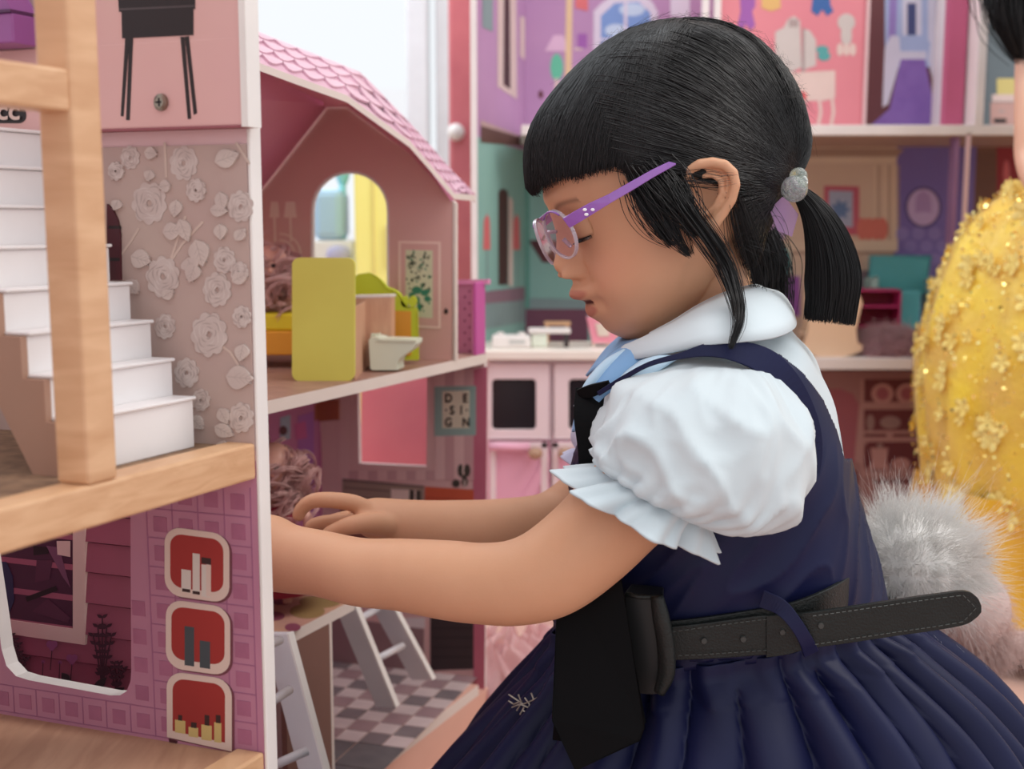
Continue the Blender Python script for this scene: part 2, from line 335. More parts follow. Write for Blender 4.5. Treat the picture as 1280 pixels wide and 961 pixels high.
# post and rail
a0 = (FR.hit(148, 600)-CA) @ e1; a1 = (FR.hit(112, 610)-CA) @ e1
MB().box(fA(a0, 0, zb1), e1*(a1-a0), e2*.0185, UZ*(ztop-zb1)).build('corner_post', beech, hA, bevel=.0018)
rz0, rz1 = FR.hit(88, 139)[2], FR.hit(88, 86)[2]
MB().box(fA(a1-.001, .001, rz0), e1*(.42-a1), e2*.0165, UZ*(rz1-rz0)).build('cross_rail', beech_h, hA, bevel=.0016)
# staircase
stair = thing('toy_staircase', 'white wooden toy staircase inside the nearest dollhouse, behind the beech post', 'staircase', fA(.08, .1, zb1))
bs = .012; RP = wpl(bs)
tr = [(255, 538), (244, 495), (217, 446.5), (190, 398), (165, 352)]
q = [RP.hit(*t) for t in tr]; bz = [((p-CA) @ e2, p[2]) for p in q]
rise = (bz[4][1]-bz[1][1])/3; run = (bz[4][0]-bz[1][0])/3
zfl = zb1-.002
lw = ((ZP(bz[3][1]).hit(46, 412)-CA) @ e1)
print('stairs', bz, rise, run, 'width', lw, 'floor', zfl)
stairm = mat('white_stair_paint', (240, 236, 236), .35)
for k in range(8):
    zt = bz[1][1]+rise*(k); bf = bz[1][0]+run*k
    m_ = MB(); m_.box(fA(bs, bf, zt-rise-.0002 if k else zfl), e1*(lw-bs), e2*(run*1.0+.003), UZ*((rise-.0018) if k else (zt-zfl-.0018)))
    m_.box(fA(bs-.0004, bf-.002, zt-.0018), e1*(lw-bs+.0008), e2*(run+.006), UZ*.0018)
    m_.build('step', stairm, stair, bevel=.0007)
stg = []
b0_, z0_ = bz[1][0]+.004, zfl; b1_, z1_ = bz[1][0]+run*7.9, bz[1][1]+rise*7
pts = [(b0_-.002, z0_), (b0_+.018, z0_), (b1_+.012, z1_-.01)] 
for k in range(7, -1, -1):
    zt = bz[1][1]+rise*k; bf = bz[1][0]+run*k; pts += [(bf+run, zt-.002), (bf-.0, zt-.002)]
MB().prism([fA(lw, p, z) for p, z in pts], e1*.004).build('stringer', mat('stringer_brown', (176, 138, 118), .6), stair)
# purple furniture seen above the rail
pf = thing('toy_dresser', 'purple toy dresser on the storey above, cut by the left frame edge', 'toy furniture', fA(.05, .2, TP.hit(57, 60)[2]))
purp = mat('purple_plastic', (160, 92, 158), .35, (150, 84, 150), 6); zt0 = TP.hit(57, 59)[2]; pb0 = (TP.hit(53, 30)-CA) @ e2
MB().box(fA(.0095, pb0, zt0), e1*.019, e2*.1, UZ*(TP.hit(53, 22)[2]-zt0)).build('body', purp, pf, bevel=.001)
MB().box(fA(.0095, pb0, TP.hit(53, 22)[2]), e1*.02, e2*.1, UZ*.0016).build('ledge', mat('dark_purple_edge', (84, 40, 84), .4), pf)
zt1 = TP.hit(53, 20)[2]
MB().prism([fA(.0095, pb0+.002, zt1), fA(.0095, pb0+.1, zt1), fA(.0095, pb0+.1, zt1+.03), fA(.0095, pb0+.016, zt1+.022)], e1*.018).build('sloping_top', purp, pf, bevel=.001)
# pink clapboard toy house seen through the cut-out
EP = wpl(-.07); hE = thing('toy_playhouse', 'pink clapboard toy house wall seen through the cut-out window, bottom left', 'dollhouse', EP.hit(80, 900)*A3((1, 1, 0)))
sid = mat('pink_clapboard', (168, 96, 116), .55, (156, 86, 106), 10); zE = [EP.hit(150, y)[2] for y in (940, 870, 833, 797, 757, 718, 680, 645, 610, 560)]
bE0, bE1 = (EP.hit(175, 750)-CA) @ e2, (EP.hit(-90, 750)-CA) @ e2
for i in range(len(zE)-1):
    zb_, zt_ = (zE[i] if i else 0), zE[i+1]
    o_ = CA-e1*.07+e2*(bE0-.03)
    MB().prism([o_+UZ*zb_+e1*.002, o_+UZ*(zt_-.0012)+e1*.0, o_+UZ*(zt_-.0012)-e1*.004, o_+UZ*zb_-e1*.004], e2*(bE1-bE0+.03)).build('siding_plank', sid, hE)
E2 = EP.off(.0025)
MB().prism([E2.hit(*p) for p in ((-60, 560), (106, 560), (106, 806), (-60, 782))], -e1*.006, holes=[[E2.hit(*p) for p in ((-50, 566), (91, 566), (91, 786), (-50, 766))]]).build('window_frame', cr, hE)
MB().prism([EP.off(.0012).hit(*p) for p in ((-55, 562), (96, 562), (96, 792), (-55, 772))], e1*.0004).build('window_picture', mat('dark_plum_print', (84, 44, 66), .5, (70, 36, 56), 6), hE)
pe = Print(EP.off(.0018)); nv, pk2, pl3 = mat('navy_print', (44, 50, 84), .6), mat('mauve_print', (126, 80, 106), .6), mat('plum_print', (92, 48, 70), .6)
pe([(0, 702), (8, 702), (16, 720), (18, 750), (10, 770), (0, 772)], nv); pe([(42, 682), (62, 684), (60, 692), (42, 694)], black); pe([(46, 700), (66, 700), (62, 724), (44, 728)], pl3)
pe([(58, 682), (74, 684), (88, 734), (78, 720)], pk2); pe([(32, 746), (70, 732), (72, 738), (34, 752)], black); pe([(60, 748), (88, 772), (84, 778), (40, 764)], pl3)
pe([(71, 676), (88, 676), (88, 696), (72, 693)], cr)
pg = Print(EP.off(.0032)); hp = mat('heart_print', (150, 84, 130), .6); lfp = mat('plant_print', (70, 38, 52), .6); grp = mat('dark_leaf_print', (48, 44, 48), .6)
for cx, cy in ((65, 807), (90, 824)):
    pg(ellp(cx-3, cy-2, 4, 4.5, 12), hp); pg(ellp(cx+3, cy-2, 4, 4.5, 12), hp); pg([(cx-6, cy), (cx+6, cy), (cx, cy+8)], hp); pg(strip([(cx, cy+6), (cx-2, cy+30)], 1), lfp)
for cx, cy in ((54, 827), (75, 828)): pg(ellp(cx, cy, 2.4, 2.4, 8), hp); pg(strip([(cx, cy), (cx-1, cy+22)], 1), lfp)
def plant(x, y, h, n, sc_=1):
    for k in range(n):
        t = k/(n-1)-.5; pts_ = [(x+t*14*sc_*s2**1.3*1.6, y-h*s2*(1-abs(t)*.5)) for s2 in (0, .3, .6, .85, 1)]
        pg(strip(pts_, 1.4), lfp)
        for s2, (a, b_) in enumerate(pts_[1:]):
            for sg in (1, -1): pg(leaf(a, b_, 8*sc_, 2*sc_, -1.57+sg*(.9+.2*random.random())), lfp)
plant(128, 864, 92, 5); plant(146, 866, 40, 4, .8); plant(14, 842, 48, 5, .8); plant(24, 846, 30, 3, .8)
for a in ((118, 862, 22, 5, -.8), (134, 868, 20, 5, -2.4), (92, 858, 16, 5, -2.6), (86, 852, 14, 5, -2.2), (10, 838, 16, 5, -.5), (124, 866, 16, 5, -2.9), (140, 868, 18, 5, -.5), (20, 844, 18, 5, -.3)): pg(leaf(*a), grp)
pe.build('printed_view', hE); pg.build('printed_garden', hE)
# ------------------------------------------------------------------ SECOND DOLLHOUSE (the one being played with)
g1 = A3((.168, .357, 0)); g1 /= np.linalg.norm(g1); g2 = A3((-.96, .28, 0)); B0 = A3((-.198, .943, 0))
FB = Plane(B0, (g1[1], -g1[0], 0))                      # open front of the house
def fB(x, y): return FB.hit(x, y)
W0 = FB.hit(567, 449); WP = Plane(W0, (g2[1], -g2[0], 0))  # gable wall with the arch
W2o = FB.hit(606, 452); WL = Plane(W2o, (g2[1], -g2[0], 0))  # lower wall
ZB = .42
hB = thing('dollhouse', 'pink dollhouse with scalloped roof and arched window the girl reaches into', 'dollhouse', A3((W0[0]-.1, W0[1]-.1, 0)))
rosew = mat('dusty_rose_wall', (220, 174, 164), .55, (214, 166, 160), 3); edge = mat('house_edge_white', (226, 212, 204), .5)
plumw = mat('plum_wall', (178, 104, 140), .55, (168, 96, 132), 4); cpink = mat('candy_pink_wall', (224, 132, 160), .5); mag = mat('magenta_panel', (196, 92, 160), .45)
woodp = mat('printed_plank_floor', (164, 124, 108), .45, (140, 102, 92), 30, kind='wood', stretch=(1, 5, 1))
tv = lambda d: FB.n*(-d)                                # into the house
# gable wall
front_t = [(568, 249), (512, 184), (434, 128), (406, 126), (328, 221), (300, 222)]
wall = [WP.hit(567, 452), WP.hit(566, 252), WP.hit(512, 186), WP.hit(434, 130), WP.hit(404, 128), WP.hit(328, 221), WP.hit(60, 300), WP.hit(60, 452)]
ar = [WP.hit(*p) for p in arch(390, 485, 215, 372)]
MB().prism(wall, -WP.n*.007, 0, side=1, holes=[ar]).build('gable_wall', [rosew, white], hB)
hl = MB()
pts_ = arch(389, 486, 213.5, 373.5); hl.prism([WP.hit(*p) for p in pts_], WP.n*.0012, holes=[[WP.hit(*p) for p in arch(392, 484, 217, 371)]])
hl.build('arch_rim', white, hB)
MB().prism([WP.hit(*p) for p in ((565, 250), (569.5, 254), (569.5, 450), (565, 450))], -WP.n*.007).build('gable_edge', edge, hB, label='pale edge of the gable wall')
# rear sloping ceiling
sl = [FB.hit(310, 92), FB.hit(402, 124), WP.hit(404, 128), WP.hit(328, 221), WP.hit(290, 262)]
MB().add([WP.off(.001).hit(411, 131), WP.off(.001).hit(335, 227), WP.off(.001).hit(246, 336), FB.hit(270, 120), FB.hit(300, 78), FB.hit(312, 83), FB.hit(372, 105), FB.hit(405, 117)], [[0, 1, 3], [1, 2, 3], [0, 3, 4], [0, 4, 5], [0, 5, 6], [0, 6, 7]]).build('sloping_ceiling', mat('deep_pink_ceiling', (204, 124, 154), .55, (196, 116, 148), 5), hB)
# roof: front edge profile, upper edge set back; thick slab with scalloped shingles
lowp = [(300, 79), (312, 84), (372, 106), (434, 128), (512, 184), (540, 216), (568, 249), (593, 251)]
uppx = [(300, 30), (312, 36), (380, 63), (450, 90), (512, 154), (540, 185), (566, 215), (594, 245)]
back = FB.off(-.05)
lo = [FB.hit(*p) for p in lowp]; up = [back.hit(*p) for p in uppx]
up[-1] = FB.off(-.006).hit(594, 245)
roofm = mat('roof_pink', (216, 176, 192), .5, (212, 168, 186), 8)
mb = MB(); n = len(lo)
outer = [p+UZ*.006 for p in lo]
mb.add(lo + outer + up + [p-UZ*.008 for p in up], [[i, i+1, n+i+1, n+i] for i in range(n-1)] + [[n+i, n+i+1, 2*n+i+1, 2*n+i] for i in range(n-1)] + [[i+1, i, 3*n+i, 3*n+i+1] for i in range(n-1)] + [[2*n+i, 2*n+i+1, 3*n+i+1, 3*n+i] for i in range(n-1)] + [[n-1, 4*n-1, 3*n-1, 2*n-1]], [1]*(n-1) + [0]*(n-1)*3+[1])
mb.build('roof', [roofm, edge], hB)
wq = [WP.off(.0006).hit(*p) for p in ((404, 134), (434, 134), (510, 190), (538, 220), (564, 252))]; fq = [FB.hit(*p) for p in ((404, 117), (434, 128), (512, 184), (540, 216), (568, 250))]
MB().add(wq+fq, [[i, i+1, 6+i, 5+i] for i in range(4)]).build('soffit', mat('deep_pink_ceiling', (204, 124, 154), .55, (196, 116, 148), 5), hB)
# roof body behind (slope going back over the rooms)
bk = g2*.2
def lerp(a, b_, t): return a + (b_-a)*t
def along(L, t):
    t = t*(len(L)-1); i = min(int(t), len(L)-2); return lerp(L[i], L[i+1], t-i)
shm = mat('shingle_pink', (226, 190, 204), .5, (220, 182, 198), 30)
sh0 = None
for r_ in range(4):
    nn = 17
    for k in range(nn):
        t0, t1 = (k+.5*(r_ % 2))/nn+.0, (k+.5*(r_ % 2)+.96)/nn
        if t1 > 1: continue
        v0, v1 = .06+r_*.235, min(.06+(r_+1.15)*.235, .99)
        pp = []
        for a in range(7):
            t = t0+(t1-t0)*a/6; v = v0 + (v1-v0)*.55*(1-math.sin(math.pi*a/6)); pp.append(lerp(along(outer, t), along(up, t), v))
        pp += [lerp(along(outer, t1), along(up, t1), v1), lerp(along(outer, t0), along(up, t0), v1)]
        ce = sum(pp)/len(pp); nrm = np.cross(along(outer, t1)-along(outer, t0), along(up, t0)-along(outer, t0)); nrm /= np.linalg.norm(nrm)
        if nrm @ (CAM-ce) < 0: nrm = -nrm
        m_ = MB(); k9 = len(pp)
        q_ = [p+nrm*(.0022-.0014*min(1, max(0, (i >= 7)))) for i, p in enumerate(pp)]
        m_.add(pp+q_+[ce+nrm*.002], [[k9+i, k9+(i+1) % k9, 2*k9] for i in range(k9)]+[[i, (i+1) % k9, k9+(i+1) % k9, k9+i] for i in range(k9)]); m_.build('shingle', shm, hB)
# floors
def slab(z, t, pts, name, top, parent=hB, lab=None):
    m_ = MB(); m_.prism([A3((p[0], p[1], z-t)) for p in pts], UZ*t, 0, side=1); return m_.build(name, [top, edge], parent, label=lab)
Aend, Bend = FB.hit(300, 470), FB.hit(609, 450)
slab(ZB, .0107, [Aend, Bend, Bend+g2*.5, Aend+g2*.4], 'upper_floor', woodp)
ZM = .221
L443 = FB.hit(443, 760)
slab(ZM, .010, [Aend, L443, L443+g2*.34, Aend+g2*.34], 'middle_floor', mat('printed_rug_floor', (178, 132, 120), .5, (194, 150, 120), 30))
prg = Print(ZP(ZM)); pk = mat('rug_plum_print', (128, 62, 82), .6); ol = mat('rug_olive_print', (140, 112, 70), .6)
for a in ((340, 770, 16, 6), (352, 752, 12, 4), (366, 784, 10, 5), (384, 764, 22, 9), (345, 795, 12, 5), (400, 752, 26, 8)): prg(ellp(*a), ol if a[0] > 380 else pk)
prg.build('printed_rug', hB)
ZT = .05
slab(ZT, .012, [FB.hit(430, 1010), FB.hit(598, 850), FB.hit(598, 850)+g2*.34, FB.hit(430, 1010)+g2*.36, FB.hit(325, 1100)+g2*.36, FB.hit(325, 1100)], 'ground_floor', mat('peach_base_paint', (226, 176, 158)))
MB().box(FB.hit(325, 1100)*A3((1, 1, 0)), (Bend-FB.hit(325, 1100))*A3((1, 1, 0)), g2*.3, UZ*(ZT-.012)).build('base', mat('peach_base_paint', (216, 178, 164), .5, (208, 168, 154), 3), hB)
# tiles, each a piece: small chequer at the back, large grey ones in front
t1, t2, t3 = mat('grey_tile', (128, 116, 118), .3, (118, 106, 110), 40), mat('pale_tile', (206, 186, 184), .3, (196, 176, 176), 40), mat('rosy_tile', (160, 132, 134), .3, (150, 122, 126), 40)
big = mat('dark_grey_tile', (104, 100, 102), .25, (94, 90, 94), 40)
gp, gq = ZP(ZT).hit(583, 868), ZP(ZT).hit(490, 961); du = (gq-gp); Lr = np.linalg.norm(du[:2]); du = du/np.linalg.norm(du); dv_ = g2.copy()
def tile(o, s1, s2, m, name='floor_tile'): MB().box(o+UZ*.0002, du*s1, dv_*s2, UZ*.0012).build(name, m, hB, bevel=.0003)
ts = .0255; o0 = gp + dv_*.006 - du*.055
for i in range(8):
    for j in range(9):
        m_ = (t2 if (i+j) % 2 else (t1 if (i*3+j) % 4 else t3)); tile(o0+du*(i*ts)+dv_*(j*ts), ts-.0012, ts-.0012, m_)
o1 = o0 + du*(8*ts)
for i in range(4):
    for j in range(4): tile(o1+du*(i*.052)+dv_*(j*.052), .0505, .0505, big, 'large_floor_tile')
# walls of the lower storeys
stripes = mat('candy_wall', (226, 184, 180), .55)
win_h = [(447, 478), (534, 472), (533, 583), (449, 579)]
MB().prism([WL.hit(*p) for p in ((606, 448), (605, 868), (250, 868), (250, 448))], -WL.n*.007, 0, side=1, holes=[[WL.hit(*p) for p in win_h]]).build('lower_gable_wall', [stripes, white], hB)
MB().prism([WL.hit(*p) for p in ((591, 462), (609, 458), (606, 862), (599, 866), (592, 868))], WL.n*.0004).build('corner_strip', mat('rose_corner', (196, 108, 128), .5, (190, 100, 122)), hB, label='rose pink strip at the corner of the lower wall')
MB().prism([WL.hit(*p)-WL.n*.06 for p in ((425, 440), (560, 440), (560, 610), (425, 610))], -WL.n*.004).build('shutter_panel', mat('coral_pink_panel', (244, 156, 172), .5, (240, 150, 168)), hB, label='flat coral pink panel behind the square opening')
pr = Print(WL.off(.0004)); sa, sb = mat('stripe_rose_print', (208, 162, 162), .6), mat('stripe_beige_print', (228, 188, 184), .6)
k = 0; x = 424
while x < 592:
    x2 = x+12
    if not (x2 > 447 and x < 534): pr([(x, 452), (x2, 452), (x2, 600), (x, 600)], sa if k % 2 else sb)
    else: pr([(x, 588), (x2, 588), (x2, 600), (x, 600)], sa if k % 2 else sb)
    x = x2; k += 1
pr(rr(543, 483, 595, 545, 1, sk=-.02), mat('mint_frame_print', (150, 176, 168), .6)); pr([(553, 489), (587, 488), (587, 535), (553, 535)], mat('poster_cream_print', (226, 216, 190), .6))
for t, x, y in (('D', 561, 498), ('E', 582, 498), ('·', 558, 513), ('S', 565.5, 513), ('I', 577, 513), ('·', 584, 513), ('G', 561, 528), ('N', 583, 528)): text(pr, t, x, y, 15, black, .85, 0, .0011, .03)
gcab, gl, dkg = mat('grey_cabinet_print', (158, 136, 122), .6), mat('grey_line2_print', (120, 98, 92), .6), mat('dark_book_print', (66, 60, 52), .6)
pr([(428, 598), (530, 607), (530, 636), (428, 632)], gcab); pr([(428, 598), (530, 607), (530, 610), (428, 601)], gl)
for y in (608, 619): pr([(430, y), (488, y+5), (488, y+7), (430, y+2)], gl)
pr([(489, 611), (526, 613), (526, 634), (489, 632)], cr); pr([(512, 612), (518, 613), (518, 632), (511, 631)], dkg); pr([(520, 613), (526, 613), (526, 633), (520, 632)], dkg)
orr, orl = mat('orange_drawer_print', (206, 92, 60), .55), mat('orange_line_print', (176, 70, 44), .6)
pr([(531, 608), (592, 612), (592, 640), (531, 636)], orr); pr([(531, 621), (592, 625), (592, 626.5), (531, 622.5)], orl)
for a in ((576, 588, 4, 8), (584, 588, 4, 8), (570, 604, 5, 5), (581, 602, 4, 6), (580, 596, 3, 3)): pr(ellp(*a), dkg)
for a in ((579, 587, 1, 7), (581, 604, 1, 5)): pr(ellp(*a), cr)
rugp = mat('brown_rug_print', (138, 88, 74), .6); pr([(425, 634), (592, 641), (592, 700), (425, 700)], rugp)
for i in range(7): pr([(505+i*12, 646+i), (514+i*12, 646+i), (520+i*12, 651+i), (511+i*12, 651+i)], sb if i % 2 else sa)
bkk = mat('dark_brick_print', (58, 44, 46), .6); pr([(538, 770), (592, 770), (592, 836), (538, 838)], bkk)
for y in (784, 796, 808, 820): pr([(538, y), (592, y), (592, y+1.5), (538, y+1.5)], black)
mir = mat('pale_window_print', (226, 214, 214), .5); pr([(478, 772), (531, 772), (531, 785), (478, 783)], mir); pr([(414, 770), (530, 786), (530, 846), (414, 850)], mat('grey_rose_print', (150, 118, 120), .6))
pr.build('printed_room', hB)
# rear wall at left (plum) with prints
RW = Plane(WL.hit(402, 600), (FB.n[0], FB.n[1], 0))
rq = WL.hit(402, 600)
MB().box(A3((rq[0], rq[1], ZT)), -g1*.5, -FB.n*.005, UZ*(ZB-.0107-ZT)).build('rear_wall', plumw, hB)
pr = Print(RW.off(.0002)); vi = mat('violet_print', (150, 84, 146), .6); gy = mat('grey_blue_print', (140, 146, 160), .6); pkp = mat('hot_pink_print', (176, 78, 128), .6); orb = mat('orange_brown_print', (152, 76, 52), .6)
pr([(372, 520), (392, 514), (392, 640), (372, 640)], vi); pr([(350, 522), (363, 518), (363, 548), (350, 552)], gy); pr([(368, 530), (382, 526), (384, 547), (370, 550)], pkp)
pr([(393, 505), (402, 502), (402, 522), (393, 526)], orb); pr([(400, 540), (402, 540), (402, 640), (400, 640)], pkp); pr(ellp(354, 538, 5, 6), maroon)
pr.build('printed_cupboard', hB)
MB().prism([WL.hit(*p)+WL.n*.001 for p in ((393, 500), (425, 499), (425, 524), (393, 527))], WL.n*.003).build('shelf_print_block', mat('rust_shelf', (168, 92, 66), .55), hB)
# post under the landing
PX = FB.hit(415, 790); bw = mat('brown_partition', (128, 90, 80), .6)
MB().box(A3((PX[0], PX[1], ZT)), g2*.0-g1*.004, g2*.3, UZ*(ZM-.01-ZT)).build('partition_edge', edge, hB)
MB().box(A3((PX[0], PX[1], ZT))-g1*.07, g1*.066, g2*.005, UZ*(ZM-.01-ZT)).build('partition', bw, hB)
pq = Print(WL.off(.002)) 
# prints on the gable wall
pr = Print(WP.off(.0004)); fr = mat('pale_frame_print', (240, 208, 196), .6); ivory = mat('ivory_print', (214, 214, 182), .6); grn = mat('green_leaf_print', (60, 134, 104), .6); dgr = mat('dark_green_print', (52, 70, 52), .6); lamp = mat('lamp_print', (240, 216, 200), .6)
pr([(498, 301), (551, 302), (551, 411), (498, 408)], fr); pr([(501, 304), (548, 305), (548, 408), (501, 405)], rosew); pr([(507, 312), (541, 313), (541, 398), (507, 395)], ivory)
rr_ = random.Random(3)
for i in range(60):
    x, y = rr_.uniform(509, 538), rr_.uniform(316, 362 if i < 48 else 394); pr(leaf(x, y, rr_.uniform(3, 6), rr_.uniform(.8, 1.6), rr_.uniform(0, 6.28)), dgr if rr_.random() < .75 else grn)
for a in ((514, 362, 16, 5, .1), (526, 368, 14, 4, -.4), (518, 370, 12, 4, 1.0), (530, 372, 10, 4, .3), (512, 366, 10, 4, .8), (524, 378, 12, 3, 1.5)): pr(leaf(*a), grn)
pr(ellp(557.5, 389, 2.6, 3.6), black)
for cx, cy, rx, ry in ((343, 262, 6, 10), (363, 262, 8, 10)): pr([(cx-rx*.7, cy-ry), (cx+rx*.7, cy-ry), (cx+rx, cy+ry), (cx-rx, cy+ry)], lamp); pr(strip([(cx, cy+ry), (cx+1, cy+40)], 2.5), lamp)
for r_ in (26, 18): pr(strip([(350+r_*math.cos(t), 318+r_*math.sin(t)) for t in [i*.3-1.6 for i in range(9)]], 2), lamp)
pr.build('printed_decor', hB)
# pink balcony box at the right end
bal = FB.hit(609, 452); bz1_ = FB.hit(609, 352)[2]
BP = Plane(FB.hit(600, 452)+g2*.0, WP.n)
db = mat('dotted_mauve', (196, 132, 162), .5)
q0_, q1_ = FB.hit(569, 449), FB.hit(607, 452)
wv_ = q1_-q0_; wv_[2] = 0
MB().box(A3((q1_[0], q1_[1], ZB)), -g1*.022, g2*.004, UZ*(bz1_-ZB)).build('balcony_side', mag, hB, bevel=.0008)
MB().prism([WL.off(.0).hit(*p) for p in ((568, 352), (590, 352), (590, 446), (568, 448))], -WL.n*.004).build('balcony_panel', db, hB, bevel=.0006)
MB().prism([WL.off(.002).hit(*p) for p in ((568, 350), (610, 350), (610, 355), (568, 355))], -WL.n*.008).build('balcony_rail', mat('pale_pink_rail', (226, 150, 190), .5), hB, bevel=.0006)
pd = Print(WL.off(.0005)); dotm = mat('dot_print', (130, 60, 96), .6)
for i, x in enumerate((571.5, 581, 587)):
    for j in range(6): pd(ellp(x, 364+j*15+(7 if i % 2 else 0), 1.5, 1.5, 8), dotm)
pd.build('printed_dots', hB)
# ------------------------------------------------------------------ toys in the house
def FBo(x, y, off): return FB.off(-off).hit(x, y)
cabm = mat('lime_yellow_paint', (216, 210, 96), .5, (210, 202, 90), 12); lime = mat('lime_green_paint', (196, 206, 40), .5); orange = mat('orange_paint', (228, 156, 44), .5)
cpl = FP(1.0)
cab = thing('toy_wardrobe', 'upright lime yellow toy board cabinet with bare wood side on upper floor', 'toy furniture', cpl.hit(404, 478)*A3((1, 1, 0))+UZ*ZB)
fl = ZP(ZB).hit(404, 476); yC = fl[1]; cpl = FP(yC)
MB().prism([cpl.hit(*p) for p in rr(365, 322, 443, 476, 9, sk=.005)], (.0, .008, 0)).build('door_panel', cabm, cab, bevel=.001)
cpl2 = FP(1.165)
MB().prism([cpl2.hit(*p) for p in ((441, 372), (489, 371), (489, 458.5), (441, 458.5))], (0.002, .018, 0)).build('wood_body', mat('light_wood_side', (206, 160, 130), .5, (196, 148, 120), 30, kind='wood', stretch=(6, 6, 1)), cab)
MB().prism([cpl2.off(.0004).hit(*p) for p in ((442, 369.5), (490, 368.5), (490, 371.5), (442, 372.5))], (0.002, .019, 0)).build('wood_top', edge, cab)
xw = cpl.hit(441, 400)[0]
MB().abox((xw-.001, yC+.008, ZB), (xw+.0, 1.17, P(0, 374, 1.1)[2]-.006)).build('side_board', mat('light_wood_side', (206, 160, 130)), cab)
bed = thing('toy_bed', 'yellow and orange toy bed with scalloped lime headboard behind the lime cabinet', 'toy furniture', P(430, 440, 1.2)*A3((1, 1, 0))+UZ*ZB)
y1 = 1.205; p1 = FP(y1)
hbp = [(440, 448), (440, 348), (448, 344), (460, 342), (470, 345), (478, 353), (484, 360), (493, 363), (500, 368), (504, 376), (510, 384), (520, 386), (522, 390), (522, 449)]
z_ = lambda p: A3((p[0], p[1], max(p[2], ZB)))
MB().prism([z_(p1.hit(*p)) for p in hbp], (0, .007, 0)).build('headboard', lime, bed, bevel=.001)
MB().prism([z_(p1.off(.0008).hit(*p)) for p in ((489, 388), (514, 389), (514, 444), (489, 444))], (0, -.0006, 0)).build('headboard_inset', orange, bed)
for cx, cy in ((506, 377), (516, 377)): MB().prism([p1.hit(*p) for p in ellp(cx, cy, 5, 7)], (0, .007, 0)).build('headboard_knob', lime, bed)
MB().abox(A3((P(40, 0, y1-.02)[0], y1-.04, P(0, 444, y1-.04)[2])), A3((P(438, 0, y1)[0], y1+.03, P(0, 414, y1-.04)[2]))).build('bed_side', orange, bed, bevel=.0015)
MB().abox(A3((P(40, 0, y1-.02)[0], y1-.038, P(0, 414, y1-.04)[2])), A3((P(438, 0, y1)[0], y1+.03, P(0, 392, y1-.04)[2]))).build('mattress', mat('yellow_mattress', (232, 208, 40), .6), bed, bevel=.003)
for xx in (50, 425):
    a_ = P(xx, 440, y1-.03); MB().abox((a_[0]-.006, y1-.036, ZB), (a_[0]+.006, y1-.02, a_[2])).build('leg', orange, bed)
# toilet
yT = 1.136; tl = thing('toy_toilet', 'small pale green toy toilet by the upper floor edge', 'toy toilet', A3((P(480, 460, yT)[0], yT, ZB))); pT = FP(yT)
tm = mat('pale_mint_plastic', (220, 226, 204), .35)
prof = [(461, 425), (463, 461), (466, 462.5), (497, 462.5), (496, 455), (499, 448), (506, 443), (515, 437), (520, 430), (520, 425), (500, 424.5), (478, 424), (470, 421), (463, 422)]
MB().prism([z_(pT.hit(*p)) for p in prof], (.004, .026, 0)).build('bowl', tm, tl, bevel=.003, smooth=False)
MB().prism([pT.hit(*p)+A3((0, -.001, 0)) for p in ((472, 423.5), (519, 425), (519, 427), (472, 426))], (.004, .028, 0)).build('seat', tm, tl, bevel=.001)
MB().prism([z_(pT.hit(*p))+A3((0, .02, 0)) for p in ((461, 424), (461, 440), (470, 440), (470, 420), (462, 420))], (.002, .012, 0)).build('tank', tm, tl, bevel=.001)
# ladders
def ladder(label, railpts, Yb, rungs, wd, offs):
    """railpts: px quads of the two rails (front face); rungs between px points"""
    bot = ZP(ZT).hit(*railpts[0][1])
    t = thing('toy_ladder', label, 'toy ladder', A3((bot[0], bot[1], ZT)), 'toy ladders of the second dollhouse')
    lm = mat('pale_grey_ladder', (214, 208, 212), .4)
    for (a, b_, wpx, Ya, Yb_) in offs:
        pa, pb = P(*a, Ya), P(*b_, Yb_); pb[2] = max(pb[2], ZT)
        wv = P(a[0]+wpx, a[1], Ya)-P(*a, Ya); m_ = MB(); m_.box(pa, pb-pa, wv, (0.003, .006, 0)); m_.build('rail', lm, t, bevel=.0008)
        m_ = MB(); m_.box(pa+wv, pb-pa, wv/np.linalg.norm(wv)*.0016, (0.003, .0065, 0)); m_.build('rail_edge', white, t, label='white edge of the rail')  # white strip along one side of each rail
    for a, Ya, b_, Yb_ in rungs: MB().tube([P(*a, Ya), P(*b_, Yb_)], .0036, 12).build('rung', lm, t, smooth=True)
    return t
ladder('white toy ladder leaning on the landing right behind the near wall edge', [((362, 790), (430, 1040))], 0, [((326, 886), .86, (362, 862), .9), ((330, 962), .86, (384, 938), .88), ((322, 812), .88, (350, 800), .92)], 0, [((328, 792), (398, 1060), 30, .93, .87), ((268, 812), (330, 1070), 22, .9, .83)])
ladder('grey toy ladder leaning over the chequered floor, farther from the camera', [((420, 765), (482, 885))], 0, [((470, 824), 1.12, (503, 807), 1.17), ((444, 776), 1.12, (474, 760), 1.17)], 0, [((414, 748), (470, 884), 24, 1.10, 1.126), ((456, 744), (514, 850), 26, 1.16, 1.19)])
